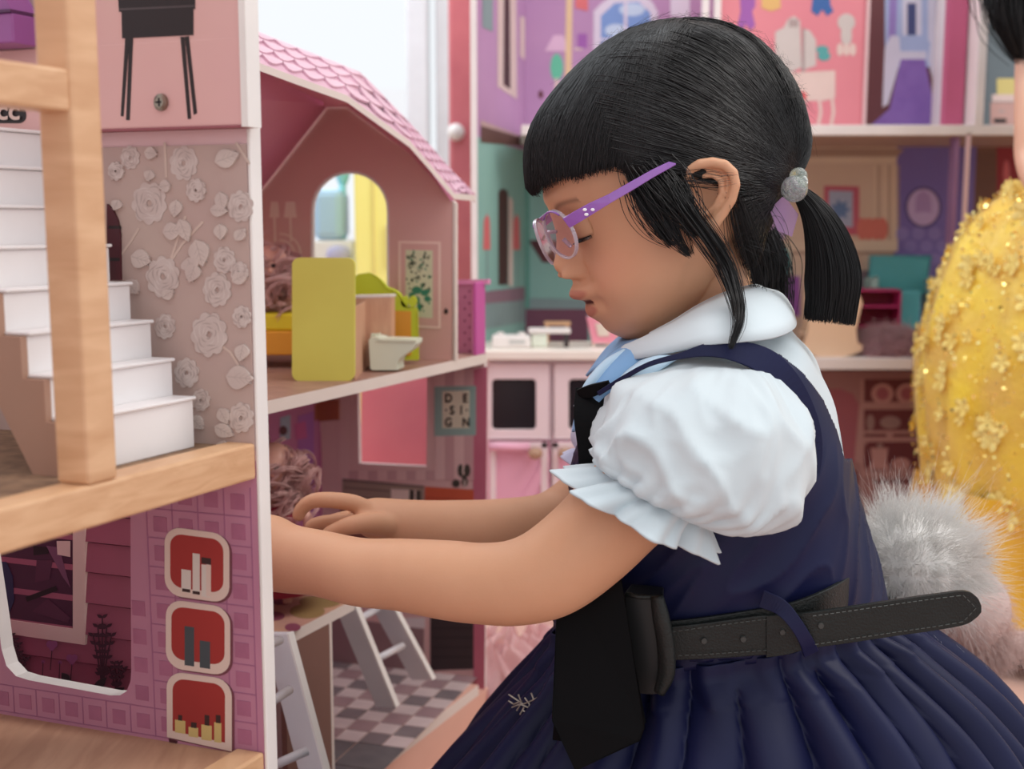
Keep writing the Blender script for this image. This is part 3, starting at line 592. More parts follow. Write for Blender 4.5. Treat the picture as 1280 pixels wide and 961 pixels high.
# dolls
pinkhair = mat('doll_curl_hair', (222, 176, 168), .5, (206, 150, 144), 60, sheen=.3)
def strands(name, paths, r, m, parent, r1=None, label=None, sides=3, pre=None):
    """paths: N x K x 3 -> thin tapered tubes in ONE mesh"""
    paths = np.asarray(paths, float); N, K, _ = paths.shape
    T = np.gradient(paths, axis=1); T /= np.linalg.norm(T, axis=2, keepdims=True)+1e-12
    ref = np.array([.3, -.9, .3]); U = np.cross(T, ref); U /= np.linalg.norm(U, axis=2, keepdims=True)+1e-9; V = np.cross(T, U)
    r = np.asarray(r, float); r = r if r.ndim else np.full(N, float(r))
    tap = np.linspace(1, .25 if r1 is None else r1, K)**.7; tap[0] *= .8
    rings = []
    for j in range(sides):
        a = 2*math.pi*j/sides; rings.append(paths + (U*math.cos(a)+V*math.sin(a))*(r[:, None, None]*tap[None, :, None]))
    v = np.stack(rings, 2).reshape(-1, 3)
    if parent is not None: v = v - A3(parent['_w'])
    i = np.arange(N)[:, None, None]*K*sides + np.arange(K-1)[None, :, None]*sides + np.arange(sides)[None, None, :]
    j2 = np.arange(N)[:, None, None]*K*sides + np.arange(K-1)[None, :, None]*sides + ((np.arange(sides)+1) % sides)[None, None, :]
    f = np.stack([i, j2, j2+sides, i+sides], -1).reshape(-1, 4)
    me = bpy.data.meshes.new(name); me.vertices.add(len(v)); me.vertices.foreach_set('co', v.astype(np.float32).ravel())
    me.loops.add(f.size); me.loops.foreach_set('vertex_index', f.astype(np.int32).ravel())
    me.polygons.add(len(f)); me.polygons.foreach_set('loop_start', np.arange(0, f.size, 4, dtype=np.int32)); me.polygons.foreach_set('use_smooth', np.ones(len(f), bool))
    me.materials.append(m); me.update(calc_edges=True)
    o = bpy.data.objects.new(name, me); C.objects.link(o); o['kind'] = 'stuff'; o['_w'] = parent['_w'] if parent is not None else [0, 0, 0]
    if parent is not None: o.parent = parent
    if label: o['label'] = label
    return o
def curls(cen, rad, n, seed):
    rg = np.random.default_rng(seed); out = []
    for i in range(n):
        d = rg.normal(size=3); d /= np.linalg.norm(d); c0 = cen + d*rad*.75*rg.uniform(.5, 1)
        ax = rg.normal(size=3)*.5+A3((0, 0, -1)); ax /= np.linalg.norm(ax); u = np.cross(ax, d); u /= np.linalg.norm(u); v_ = np.cross(ax, u); R_ = rg.uniform(.006, .013); L = rg.uniform(.02, .05)
        ts_ = np.linspace(0, 1, 22)
        cl = c0 + np.outer(ts_*L, ax) + R_*(np.outer(np.cos(ts_*9+i), u)+np.outer(np.sin(ts_*9+i), v_))
        for q in range(7): out.append(cl + rg.normal(size=3)*.0012)
    return np.array(out)
skin_doll = mat('doll_skin', (226, 170, 150), .45); reddress = mat('doll_red_dress', (150, 30, 52), .5)
def doll(loc, label, hc, rad, dressm, lying, seed):
    t = thing('curly_haired_doll', label, 'doll', loc)
    loc = A3(loc); m_ = MB()
    if lying:
        d = A3((-1, .02, -.06)); up_ = UZ
        m_.tube([hc, hc+d*.03], [.010, .006], 12); m_.tube([hc+d*.03, hc+d*.06, hc+d*.10, hc+d*.14], [.014, .02, .014, .017], 14)
        for s in (-1, 1): m_.tube([hc+d*.13+A3((0, .009*s, 0)), hc+d*.2+A3((0, .01*s, 0)), hc+d*.27+A3((0, .01*s, -.004))], [.01, .007, .005], 10); m_.tube([hc+d*.04+A3((0, .02*s, 0)), hc+d*.08+A3((0, .03*s, -.004)), hc+d*.12+A3((0, .03*s, -.006))], [.006, .0045, .003], 8)
    else:
        d = A3((0, 0, -1)); zf_ = loc[2]; H_ = hc[2]-zf_
        m_.tube([hc, hc+d*.2*H_], [.010, .006], 12); m_.tube([hc+d*.2*H_, hc+d*.3*H_, hc+d*.45*H_, hc+d*.55*H_], [.013, .018, .013, .017], 14)
        for s in (-1, 1): m_.tube([hc+d*.52*H_+A3((.009*s, 0, 0)), hc+d*.75*H_+A3((.009*s, 0, 0)), A3((hc[0]+.009*s, hc[1], zf_+.003))], [.01, .007, .004], 10); m_.tube([hc+d*.23*H_+A3((.02*s, 0, 0)), hc+d*.36*H_+A3((.03*s, -.004, 0)), hc+d*.5*H_+A3((.03*s, -.014, 0))], [.006, .0045, .003], 8)
    m_.ell(hc, (.019, .02, .023), 20, 14); m_.ell(hc+A3((.004, -.02, -.002)), (.003, .004, .003), 8, 6)
    m_.build('body', skin_doll, t, smooth=True)
    e_ = MB()
    for s in (-1, 1): e_.ell(hc+A3((.007*s, -.0185, .003)), (.003, .002, .002), 8, 6)
    e_.build('eyes', black, t)
    dm = MB()
    if lying: dm.tube([hc+A3((-1, .02, -.06))*s for s in (.035, .06, .10, .13, .18)], [.015, .022, .016, .022, .034], 20)
    else: dm.tube([hc+A3((0, 0, -1))*s*(hc[2]-loc[2]) for s in (.24, .32, .46, .56, .85)], [.015, .021, .016, .024, .042], 20)
    dm.build('dress', dressm, t, smooth=True)
    strands('hair', curls(hc+A3((.002, .006, 0)), rad, 150, seed), .0006, pinkhair, t)
    return t
zmat = P(0, 392, y1-.04)[2]
doll(P(330, 380, 1.2)*A3((1, 1, 0))+UZ*zmat, 'doll with tangled pale curls lying on the yellow toy bed', P(338, 335, 1.19), .034, mat('doll_pink_dress', (216, 130, 150), .5), True, 5)
dloc = P(344, 700, 1.04); doll(A3((dloc[0], dloc[1], ZM)), 'doll with pink curls and red dress standing beneath the upper floor', P(342, 585, 1.04), .027, reddress, False, 6)
# ------------------------------------------------------------------ LARGE DOLLHOUSE BEHIND THE GIRL
YF, YBk = 1.8, 2.05; DF, DB = FP(YF), FP(YBk)
hD = thing('dollhouse', 'large open dollhouse with purple, teal and pink rooms behind the girl', 'dollhouse', (P(900, 0, 1.9)[0], 1.92, 0))
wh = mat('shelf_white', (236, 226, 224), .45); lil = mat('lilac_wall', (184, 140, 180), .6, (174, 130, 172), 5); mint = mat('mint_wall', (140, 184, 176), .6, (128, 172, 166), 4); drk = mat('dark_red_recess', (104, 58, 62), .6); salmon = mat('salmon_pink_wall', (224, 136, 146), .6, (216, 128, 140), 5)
vio = mat('violet_wall', (128, 110, 178), .6, (118, 100, 168), 5); bei = mat('beige_mantel', (216, 188, 166), .6, (208, 178, 156), 6); tealp = mat('teal_sofa_paint', (84, 170, 176), .5)
def vbox(x0_, x1_, y0_, y1_, Y, t, m_, name, par=hD, bev=0, lab=None, z0=None):
    a = P(x0_, y1_, Y); b_ = P(x1_, y0_, Y); zz0 = a[2] if z0 is None else z0
    return MB().abox((a[0], Y, zz0), (b_[0], Y+t, b_[2])).build(name, m_, par, bevel=bev, label=lab)
ztopD = P(0, -140, YF)[2]; s1t, s1b = P(0, 448, YF)[2], P(0, 462, YF)[2]; s2t, s2b = P(0, 156, YF)[2], P(0, 169, YF)[2]
xl = P(596, 300, 1.72)[0]; xr_ = 1.35
# left outer side: white front edge and the slanting side wall
pL = P(597, 300, 1.72); pC_ = P(657, 300, YBk)
dS = (pC_-pL)*A3((1, 1, 0)); SP = Plane(pL, (dS[1], -dS[0], 0))
MB().abox((pL[0]-.009, 1.715, 0), (pL[0]+.0, 1.735, ztopD)).build('front_edge', wh, hD, bevel=.001)
zsh = SP.hit(600, 172)[2]
MB().box(A3((pL[0], pL[1], s1t)), dS, UZ*(zsh-s1t), (-.004, 0, 0)).build('side_wall_lower', mint, hD)
MB().box(A3((pL[0], pL[1], zsh)), dS, UZ*(ztopD-zsh), (-.004, 0, 0)).build('side_wall_upper', lil, hD)
pr = Print(SP.off(.0004)); bg, brn, rdp = mat('beige_trim_print', (214, 190, 184), .6), mat('dark_window_print', (62, 28, 28), .6), mat('coral_plant_print', (214, 108, 112), .6); gsh = mat('grey_teal_print', (130, 150, 152), .6)
pr([(622, -20), (645, -20), (646, 124), (622, 108)], bg); pr([(630, -20), (637, -20), (638, 112), (629, 106)], brn)
pr([(603, -20), (616, -20), (616, 40), (603, 34)], gsh); pr([(650, 20), (656, 22), (656, 75), (650, 70)], bg)
pr([(601, 150), (656, 172), (656, 176), (601, 160)], mat('taupe_skirting_print', (190, 160, 156), .6)); pr([(601, 157), (657, 173), (657, 183), (601, 178)], mat('brown_gap_print', (96, 66, 58), .6))
pr([(p[0], p[1]) for p in arch(623, 635, 236, 356)], brn); pr([(636, 245), (641, 250), (641, 357), (636, 357)], bg)
for x in (609, 646): pr([(x-5, 312), (x-4, 275), (x, 267), (x+3, 275), (x+4, 312)], rdp); pr(strip([(x, 312), (x, 360)], 1.5), gsh)
pr([(602, 365), (656, 358), (656, 375), (602, 380)], mat('mauve_board_print', (136, 104, 120), .6)); pr([(602, 380), (656, 375), (656, 402), (602, 412)], gsh)
pr.build('printed_side', hD)
def wall(y0_, y1_, x0_, x1_, m_, name, Y=YBk, lab=None):
    a, b_ = P(x0_, y1_, Y), P(x1_, y0_, Y); return MB().abox((a[0], Y, a[2]), (b_[0], Y+.006, b_[2])).build(name, m_, hD, label=lab)
# back walls of the three storeys
def wallz(z0, z1, x0_, x1_, m_, name, lab=None):
    return MB().abox((P(x0_, 300, YBk)[0], YBk, z0), (P(x1_, 300, YBk)[0], YBk+.006, z1)).build(name, m_, hD, label=lab)
wallz(s2t, ztopD, 655, 900, lil, 'back_wall', 'lilac back wall of the top storey')
wallz(s1t, s2b, 655, 760, mint, 'back_wall', 'mint green back wall behind the girl\'s face')
wallz(s1t, s2b, 760, 1117, bei, 'back_wall', 'beige fireplace wall'); wallz(s1t, s2b, 1117, 1215, vio, 'back_wall', 'violet wall with oval picture')
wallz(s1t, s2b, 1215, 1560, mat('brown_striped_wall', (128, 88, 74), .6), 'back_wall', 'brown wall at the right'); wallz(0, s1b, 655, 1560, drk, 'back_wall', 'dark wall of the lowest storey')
# shelves
MB().abox((P(655, 300, YBk)[0]-.02, YF+.0, s1b), (xr_, YBk, s1t)).build('lower_shelf', wh, hD, bevel=.001)
MB().abox((P(650, 300, YBk)[0], YF, s2b), (xr_, YBk, s2t)).build('upper_shelf', wh, hD, bevel=.001)
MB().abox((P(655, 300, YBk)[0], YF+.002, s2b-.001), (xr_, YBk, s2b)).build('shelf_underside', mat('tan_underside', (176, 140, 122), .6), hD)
# dividers
vbox(1195, 1214, 166, 448, YF, .006, pinkw, 'divider', z0=s1t); MB().abox((P(1205, 0, YF)[0], YF+.006, s1t), (P(1205, 0, YF)[0]+.006, YF+.03, s2b)).build('divider_wall', mat('mauve_divider', (150, 110, 150), .6), hD)
MB().abox((P(1226, 0, YF)[0], YF, s2t), (P(1237, 0, YF)[0], YBk, ztopD)).build('upper_divider', wh, hD, bevel=.001)
MB().abox((P(1213, 0, 1.85)[0], 1.85, s2t), (P(1222, 0, 1.85)[0], 1.9, ztopD)).build('pale_post', mat('lavender_post', (206, 190, 206), .5), hD)
MB().abox((P(1188, 0, 1.84)[0], 1.84, s2t), (P(1211, 0, 1.84)[0], 1.86, ztopD)).build('pink_panel', mat('raspberry_pink', (196, 96, 132), .55), hD)
MB().abox((P(900, 0, 1.9)[0], 1.9, s2t), (P(1083, 0, 1.9)[0], 1.906, ztopD)).build('pink_door_panel', salmon, hD)
MB().abox((P(1083, 0, 1.9)[0], 1.895, s2t), (P(1087, 0, 1.9)[0], 1.91, ztopD)).build('door_edge', pinkw, hD)
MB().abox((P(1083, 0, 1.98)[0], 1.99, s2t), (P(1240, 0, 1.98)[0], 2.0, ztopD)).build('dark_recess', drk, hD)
MB().abox((P(1226, 0, 1.98)[0], 2.0, s2t), (xr_, 2.006, ztopD)).build('grey_recess', mat('slate_wall', (100, 112, 118), .6), hD)
MB().abox((xr_, YF, 0), (xr_+.01, YBk, ztopD)).build('far_side', wh, hD)
for x in (878, 893): MB().abox((P(x, 0, 1.88)[0], 1.88, s2t), (P(x+9, 0, 1.88)[0], 1.89, ztopD)).build('white_post', wh, hD, bevel=.002)
# prints of the top storey
pr = Print(FP(1.9).off(.0004)); gl_, gm, sil, pur2, yel2, blu2 = mat('mirror_grey_print', (202, 190, 186), .6), mat('mirror_shade_print', (170, 150, 148), .6), mat('ivory_furniture_print', (222, 196, 188), .6), mat('purple_dress_print', (156, 90, 168), .6), mat('yellow_dress_print', (222, 176, 110), .6), mat('blue_dress_print', (52, 96, 160), .6)
pr([(968, 92), (1044, 88), (1044, 122), (1030, 126), (975, 126)], sil); pr([(969, 40), (980, 34), (985, 24), (993, 20), (1000, 26), (1002, 84), (985, 92), (969, 84)], gl_); pr([(1003, 36), (1012, 38), (1020, 50), (1020, 82), (1003, 88)], gl_); pr([(1003, 34), (1006, 36), (1006, 90), (1002, 90)], gm); pr([(986, 24), (998, 24), (998, 34), (986, 34)], gm)
for x in (975, 1024, 1040): pr(strip([(x, 122), (x+2, 140), (x-1, 156)], 4), sil)
pr(ellp(1000, 120, 9, 6), mat('coral_seat_print', (222, 96, 100), .6)); pr(strip([(992, 124), (990, 154)], 2), gm); pr(strip([(1006, 124), (1009, 154)], 2), gm)
pr(ellp(1058, 28, 11, 11), gl_); pr(ellp(1058, 44, 7, 14), gl_)
for x in (1050, 1058, 1066): pr(ellp(x, 62, 4, 8), sil)
pr([(924, -20), (944, -20), (944, 8), (940, 14), (944, 32), (938, 38), (932, 30), (928, 38), (922, 32), (926, 14)], pur2); pr([(952, -20), (974, -20), (976, 10), (964, 14), (952, 10)], yel2)
pr([(1018, -20), (1036, -20), (1038, 6), (1042, 14), (1034, 20), (1028, 12), (1022, 20), (1014, 14)], blu2); pr(ellp(1028, 62, 8, 5), teal); pr(ellp(1030, 70, 8, 6), teal)
pr.build('printed_boudoir', hD)
pr = Print(DB.off(.0004)); wn, skb, cloudm = mat('window_ivory_print', (216, 204, 222), .6), mat('sky_blue_print', (120, 150, 206), .6), mat('cloud_print', (190, 206, 230), .6)
pr([(742, 110), (742, 14), (752, 4), (766, -6), (800, -8), (815, 2), (822, 14), (822, 110)], wn); pr([(751, 104), (751, 20), (768, 4), (798, 2), (813, 16), (813, 104)], skb); pr(ellp(790, 12, 16, 8), cloudm); pr(ellp(770, 38, 14, 8), cloudm); pr([(780, 0), (784, 0), (784, 104), (780, 104)], wn); pr([(751, 48), (813, 48), (813, 51), (751, 51)], wn)
pr([(681, 64), (692, 44), (704, 44), (712, 64)], mat('lampshade_print', (214, 176, 204), .6)); pr(ellp(696, 84, 8, 17), mat('green_vase_print', (96, 186, 154), .6)); pr([(708, -20), (716, -20), (714, 110), (706, 110)], mat('gold_post_print', (222, 190, 150), .6)); pr([(694, 98), (698, 98), (700, 130), (692, 130)], bg)
pr([(719, -20), (735, -20), (735, 14), (719, 10)], rdp); pr([(718, 60), (728, 58), (728, 62), (718, 63)], bg); pr(ellp(676, 118, 3, 5), maroon); pr([(722, 42), (734, 42), (734, 60), (722, 60)], pur2)
pr([(838, -20), (862, -20), (862, 24), (838, 20)], wn); 
# middle storey prints: fireplace, pictures
pl_, pd_ = mat('mantel_light_print', (226, 200, 176), .6), mat('mantel_shadow_print', (176, 142, 124), .6)
pr([(1000, 186), (1130, 186), (1122, 196), (1000, 196)], pd_); pr([(1000, 196), (1122, 196), (1116, 204), (1000, 204)], pl_)
for x in (1092, 1105, 1117): pr([(x, 206), (x+4, 206), (x+4, 300), (x, 300)], pl_); pr([(x+5, 206), (x+7, 206), (x+7, 300), (x+5, 300)], pd_)
pr([(1030, 232), (1074, 233), (1074, 294), (1030, 292)], mat('berry_frame_print', (196, 92, 112), .6)); pr([(1036, 238), (1066, 239), (1066, 284), (1036, 282)], mat('ice_print', (170, 176, 200), .6))
for k in range(7): pr(leaf(1050, 262, 14, 3.4, k*.9), mat('blue_flower_print', (98, 126, 170), .6))
for cx in (1078, 1086, 1095, 1103): pr(ellp(cx, 286, 7, 14), mat('coral_vase_print', (216, 118, 104), .6))
pr([(960, 302), (1122, 300), (1122, 314), (960, 314)], pl_); pr([(960, 314), (1118, 314), (1118, 318), (960, 318)], pd_); pr([(1078, 320), (1108, 320), (1104, 440), (1078, 440)], pl_); pr([(1060, 338), (1086, 338), (1086, 400), (1060, 400)], mat('grey_hearth_print', (136, 116, 124), .6))
for i in range(4):
    for j in range(4): pr(ellp(1128+i*20+(10 if j % 2 else 0), 292+j*16, 8, 8), mat('violet_lattice_print', (140, 124, 186), .6))
pr(ellp(1154, 259, 23, 26), mat('plum_oval_print', (82, 66, 120), .6)); pr(ellp(1154, 259, 20, 23), mat('lilac_oval_print', (194, 166, 208), .6)); pr([(1144, 254), (1146, 244), (1154, 238), (1162, 244), (1164, 254), (1164, 270), (1144, 270)], mat('lilac_oval_shade_print', (172, 140, 190), .6)); pr(ellp(1154, 271, 15, 6), mat('lilac_oval_print', (194, 166, 208), .6))
for x in (1222, 1228, 1234, 1240, 1246): pr([(x, 190), (x+2, 190), (x+2, 330), (x, 330)], mat('brown_stripe_print', (104, 70, 58), .6))
pr([(1246, 184), (1300, 184), (1300, 330), (1246, 330)], mat('crimson_print', (150, 40, 48), .6)); pr(ellp(1258, 216, 4, 16), rdp)
pr([(660, 300), (700, 300), (700, 328), (678, 328)], maroon)
pr([(656, 385), (735, 385), (735, 440), (656, 440)], mat('plum_base_print', (110, 62, 84), .6)); pr([(656, 372), (735, 374), (735, 386), (656, 386)], gsh); pr([(656, 183), (662, 183), (662, 386), (656, 386)], mat('deep_mint_print', (92, 150, 138), .6))
for cx, cy in ((965, 340), (975, 330)): pr(ellp(cx, cy, 14, 26), teal)
pr([(955, 345), (1000, 345), (1000, 395), (955, 395)], pur2); pr([(940, 250), (985, 255), (980, 300), (940, 300)], mat('lilac_armchair_print', (190, 160, 206), .6))
# grey recess print
pr.build('printed_rooms', hD)
pr = Print(FP(2.0).off(.0006)); pr([(1246, 98), (1275, 98), (1275, 122), (1246, 122)], mat('gold_dish_print', (206, 190, 120), .6)); pr([(1238, 128), (1290, 128), (1290, 156), (1238, 156)], mat('blush_drawer_print', (190, 150, 142), .6)); pr([(1242, 148), (1258, 148), (1258, 154), (1242, 154)], black); pr(ellp(1252, 139, 4, 2), gm); pr([(1240, 118), (1290, 118), (1290, 127), (1240, 127)], bg)
pr.build('printed_recess', hD)
pr = Print(FP(1.99).off(.0006)); ice, icw, vt = mat('ice_blue_print', (168, 186, 222), .6), mat('frost_white_print', (214, 214, 230), .6), mat('violet_carpet_print', (140, 108, 184), .6, (130, 98, 176), 40)
pr([(1106, -20), (1172, -20), (1170, 60), (1166, 84), (1108, 84), (1106, 50)], ice); pr([(1112, -20), (1122, -20), (1120, 44), (1110, 56)], mat('mauve_curtain_print', (150, 130, 196), .6)); pr([(1128, -20), (1152, -20), (1152, 44), (1128, 44)], icw); pr([(1134, 4), (1145, 4), (1145, 44), (1134, 44)], mat('navy_door_print', (66, 76, 124), .6))
pr([(1160, -20), (1170, -20), (1168, 60), (1160, 50)], icw); pr([(1088, 157), (1112, 136), (1126, 74), (1156, 74), (1168, 136), (1190, 157)], vt); pr([(1103, 134), (1106, 60), (1114, 44), (1124, 46), (1126, 74), (1110, 130)], icw); pr([(1160, 74), (1164, 46), (1170, 60), (1172, 128)], icw); pr([(1124, 64), (1158, 64), (1158, 74), (1124, 74)], icw)
pr.build('printed_stair', hD)
# lowest storey: dresser print of arches and crockery
LP = FP(1.88); MB().prism([LP.hit(*p) for p in ((985, 464), (1260, 464), (1260, 740), (985, 740))], (0, .008, 0)).build('kitchen_board', mat('mauve_brown_board', (160, 118, 116), .6, (152, 110, 110), 5), hD)
MB().box(A3((LP.hit(985, 0)[0], 1.88, 0)), (LP.hit(1260, 0)[0]-LP.hit(985, 0)[0], 0, 0), (0, .008, 0), UZ*LP.hit(1000, 735)[2]).build('kitchen_board_foot', mat('mauve_brown_board', (160, 118, 116)), hD)
pr = Print(LP.off(.0004)); dm_, pm, mb_ = mat('oxblood_print', (104, 46, 52), .6), mat('muted_rose_print', (158, 88, 100), .6), mat('dusty_line_print', (176, 134, 130), .6); crk = mat('crockery_print', (186, 140, 136), .6); crk2 = mat('crockery_grey_print', (150, 120, 116), .6)
pr([(1005, 580), (1005, 498), (1010, 490), (1020, 486), (1052, 486), (1066, 492), (1074, 506), (1074, 572), (1066, 580)], pm); pr([(1068, 575), (1074, 506), (1078, 506), (1076, 580)], mb_)
pr([(1080, 474), (1160, 474), (1160, 502), (1080, 502)], dm_); pr([(1080, 512), (1160, 512), (1160, 538), (1080, 538)], dm_); pr([(1076, 562), (1086, 552), (1160, 552), (1160, 584), (1076, 584)], dm_)
for cx in (1103, 1134): pr(ellp(cx, 492, 14, 13), crk); pr(ellp(cx, 492, 8, 8), pm)
pr([(1080, 503), (1160, 503), (1160, 511), (1080, 511)], mb_)
for cx, w_, h_ in ((1088, 5, 10), (1113, 13, 8), (1142, 6, 8)): pr(ellp(cx, 528, w_, h_), crk2)
pr([(1078, 538), (1160, 538), (1160, 552), (1078, 552)], mb_); pr([(1080, 542), (1108, 542), (1108, 546), (1080, 546)], dm_); pr([(1116, 542), (1150, 542), (1150, 546), (1116, 546)], dm_)
pr([(1088, 560), (1110, 560), (1108, 576), (1112, 586), (1086, 586), (1090, 576)], crk); pr(ellp(1126, 580, 12, 8), crk); pr(ellp(1100, 557, 4, 3), crk2)
pr([(1076, 590), (1152, 588), (1152, 594), (1076, 596)], mb_); pr([(1082, 598), (1150, 598), (1150, 640), (1082, 640)], mat('drawer_rose_print', (170, 126, 124), .6)); pr([(1092, 600), (1142, 600), (1142, 604), (1092, 604)], dm_)
pr([(1040, 588), (1072, 588), (1072, 606), (1040, 606)], dm_); pr([(1052, 610), (1076, 610), (1076, 640), (1052, 640)], dm_); pr([(1076, 474), (1080, 474), (1080, 640), (1076, 640)], mb_)
pr.build('printed_kitchen', hD)
# ------------------------------------------------------------------ white and pink toy kitchen, left of the girl
YK = 1.66; K = FP(YK); ks = thing('toy_kitchen', 'white and pink toy kitchen cabinet with dark oven window, left of the girl', 'toy kitchen', (P(690, 0, YK)[0], YK+.06, 0))
kx0, kx1 = P(600, 0, YK)[0], P(822, 0, YK)[0]; kz = P(0, 449, YK)[2]; kzt = P(0, 437, YK)[2]
kw = mat('kitchen_white', (238, 220, 222), .4, (232, 212, 216), 4); kp = mat('kitchen_pink', (234, 176, 198), .45, (228, 168, 192), 4)
MB().abox((kx0, YK+.008, 0), (kx1, YK+.115, kz)).build('carcass', kw, ks)
MB().abox((kx0-.01, YK-.012, kz), (kx1+.01, YK+.125, kzt)).build('worktop', mat('worktop_ivory', (244, 234, 224), .35), ks, bevel=.002)
def framed(x0_, x1_, y0_, y1_, fw, m_, par, name, hole_=None, t=.006, inset=None):
    MB().prism([K.hit(*p) for p in ((x0_, y0_), (x1_, y0_), (x1_, y1_), (x0_, y1_))], (0, t, 0), 0, holes=[[K.hit(*p) for p in hole_]] if hole_ else ()).build(name, m_, par, bevel=.0012)
for d, (x0_, x1_) in enumerate(((611, 687), (693, 770))):
    o_ = MB().prism([K.off(0).hit(*p) for p in ((x0_, 455), (x1_, 455), (x1_, 548), (x0_, 548))], (0, .007, 0), holes=[[K.hit(*p) for p in rr(x0_+4 if d == 0 else x0_+18, 474, x0_+59 if d == 0 else x1_-12, 537, 5)]]).build('oven_door' if d == 0 else 'cupboard_door', kw, ks, bevel=.0012)
    MB().prism([K.hit(*p)+A3((0, .005, 0)) for p in ((x0_+2, 470), (x0_+62 if d == 0 else x1_-10, 470), (x0_+62 if d == 0 else x1_-10, 541), (x0_+2 if d == 0 else x0_+14, 541))], (0, .0015, 0)).build('window_glass', mat('dark_oven_glass', (36, 32, 36), .2), o_) if False else MB().abox(A3((K.hit(x0_+2, 0)[0], YK+.005, K.hit(0, 541)[2])), A3((K.hit(x0_+64 if d == 0 else x1_-8, 0)[0], YK+.0065, K.hit(0, 470)[2]))).build('dark_window', mat('dark_oven_glass', (40, 34, 38), .2), o_)
    lo_ = MB().prism([K.hit(*p) for p in ((x0_, 552), (x1_, 552), (x1_, 700), (x0_, 700))], (0, .007, 0)).build('lower_door', kp, ks, bevel=.0012)
    fr_ = MB()
    for (a, b_, c_, d_) in ((x0_, x1_, 552, 560), (x0_, x0_+8, 552, 700), (x1_-9, x1_, 552, 700)): fr_.abox(A3((K.hit(a, 0)[0], YK-.003, K.hit(0, d_)[2])), A3((K.hit(b_, 0)[0], YK, K.hit(0, c_)[2])))
    fr_.build('door_frame', kw, lo_, bevel=.001)
    br_ = MB(); br_.prism([K.hit(*p) for p in ((x1_-9, 578), (x1_-9, 600), (x0_+18, 690), (x0_+2, 690))], (0, -.0025, 0)); br_.build('brace', kp, lo_, bevel=.001)
    kn = K.hit(669 if d == 0 else 706, 564); MB().ell(kn+A3((0, -.016, 0)), (.0105, .009, .0085), 16, 10).tube([kn, kn+A3((0, -.012, 0))], .004, 10).build('knob', mat('wooden_knob', (186, 150, 124), .45, (170, 134, 110), 30), lo_, smooth=True, label='round wooden knob')
MB().tube([K.hit(612, 557)+A3((0, -.01, 0)), K.hit(662, 557)+A3((0, -.01, 0))], .006, 12).build('towel_rail', kp, ks, smooth=True)
# toys on the kitchen top
def ybox(nm, lab, cat, x0_, x1_, y0_, Y, d, m_, zb, extra=None):
    t = thing(nm, lab, cat, (P((x0_+x1_)/2, 0, Y)[0], Y+d/2, zb)); a, b_ = P(x0_, 0, Y)[0], P(x1_, 0, Y)[0]; zt = P(0, y0_, Y)[2]
    MB().abox((a, Y, zb), (b_, Y+d, zt)).build('body', m_, t, bevel=.003)
    return t, a, b_, zt
t, a, b_, zt = ybox('toy_cooker', 'low white toy cooker box on the left of the kitchen top', 'toy furniture', 614, 664, 420, 1.68, .035, white, kzt)
hb = MB()
for k in range(4): hb.tube([(a+.012+(k % 2)*.03, 1.69+(k//2)*.014, zt), (a+.012+(k % 2)*.03, 1.69+(k//2)*.014, zt+.0035)], .005, 12)
hb.build('hobs', white, t); MB().abox((b_-.03, 1.679, kzt+.006), (b_-.008, 1.6805, kzt+.012)).build('handle', mat('soft_grey', (200, 200, 196), .5), t)
t, a, b_, zt = ybox('toy_block', 'pale green-white toy block beside the white toy cooker', 'toy block', 665, 686, 417, 1.69, .03, mat('pale_green_white', (226, 234, 218), .5), kzt)
MB().abox((a-.004, 1.688, zt), (P(716, 0, 1.69)[0], 1.715, zt+.007)).build('overhanging_top', white, t, bevel=.0015); MB().abox((P(708, 0, 1.69)[0], 1.69, kzt), (P(714, 0, 1.69)[0], 1.71, zt)).build('leg', mat('dark_toy_leg', (56, 48, 50), .5), t)
t = thing('toy_bench', 'small beige wooden toy bench behind the white toys', 'toy furniture', (P(698, 0, 1.76)[0], 1.765, kzt)); zt = P(0, 403, 1.755)[2]
MB().abox((P(682, 0, 1.755)[0], 1.752, zt-.004), (P(716, 0, 1.755)[0], 1.782, zt)).build('seat', beech, t)
for x in (684, 710): MB().abox((P(x, 0, 1.755)[0], 1.756, kzt), (P(x+4, 0, 1.755)[0], 1.78, zt-.004)).build('leg', beech, t)
t = thing('toy_high_chair', 'pink toy chair tilted on the kitchen top just under the girl\'s chin', 'toy furniture', (P(745, 0, 1.7)[0], 1.715, kzt)); Kc = FP(1.7); cpk = mat('chair_pink', (238, 150, 168), .5)
MB().prism([Kc.hit(*p) for p in ((735, 398), (765, 398), (772, 428), (741, 428))], (0, .022, 0)).build('seat_back', cpk, t, bevel=.001)
MB().prism([Kc.hit(*p)+A3((0, -.001, 0)) for p in ((744, 404), (758, 404), (762, 420), (748, 420))], (0, -.001, 0)).build('seat_pad', cream, t)
for x in (744, 764): MB().abox((P(x, 0, 1.7)[0], 1.702, kzt), (P(x+4, 0, 1.7)[0], 1.72, P(0, 427, 1.7)[2])).build('leg', cream, t)
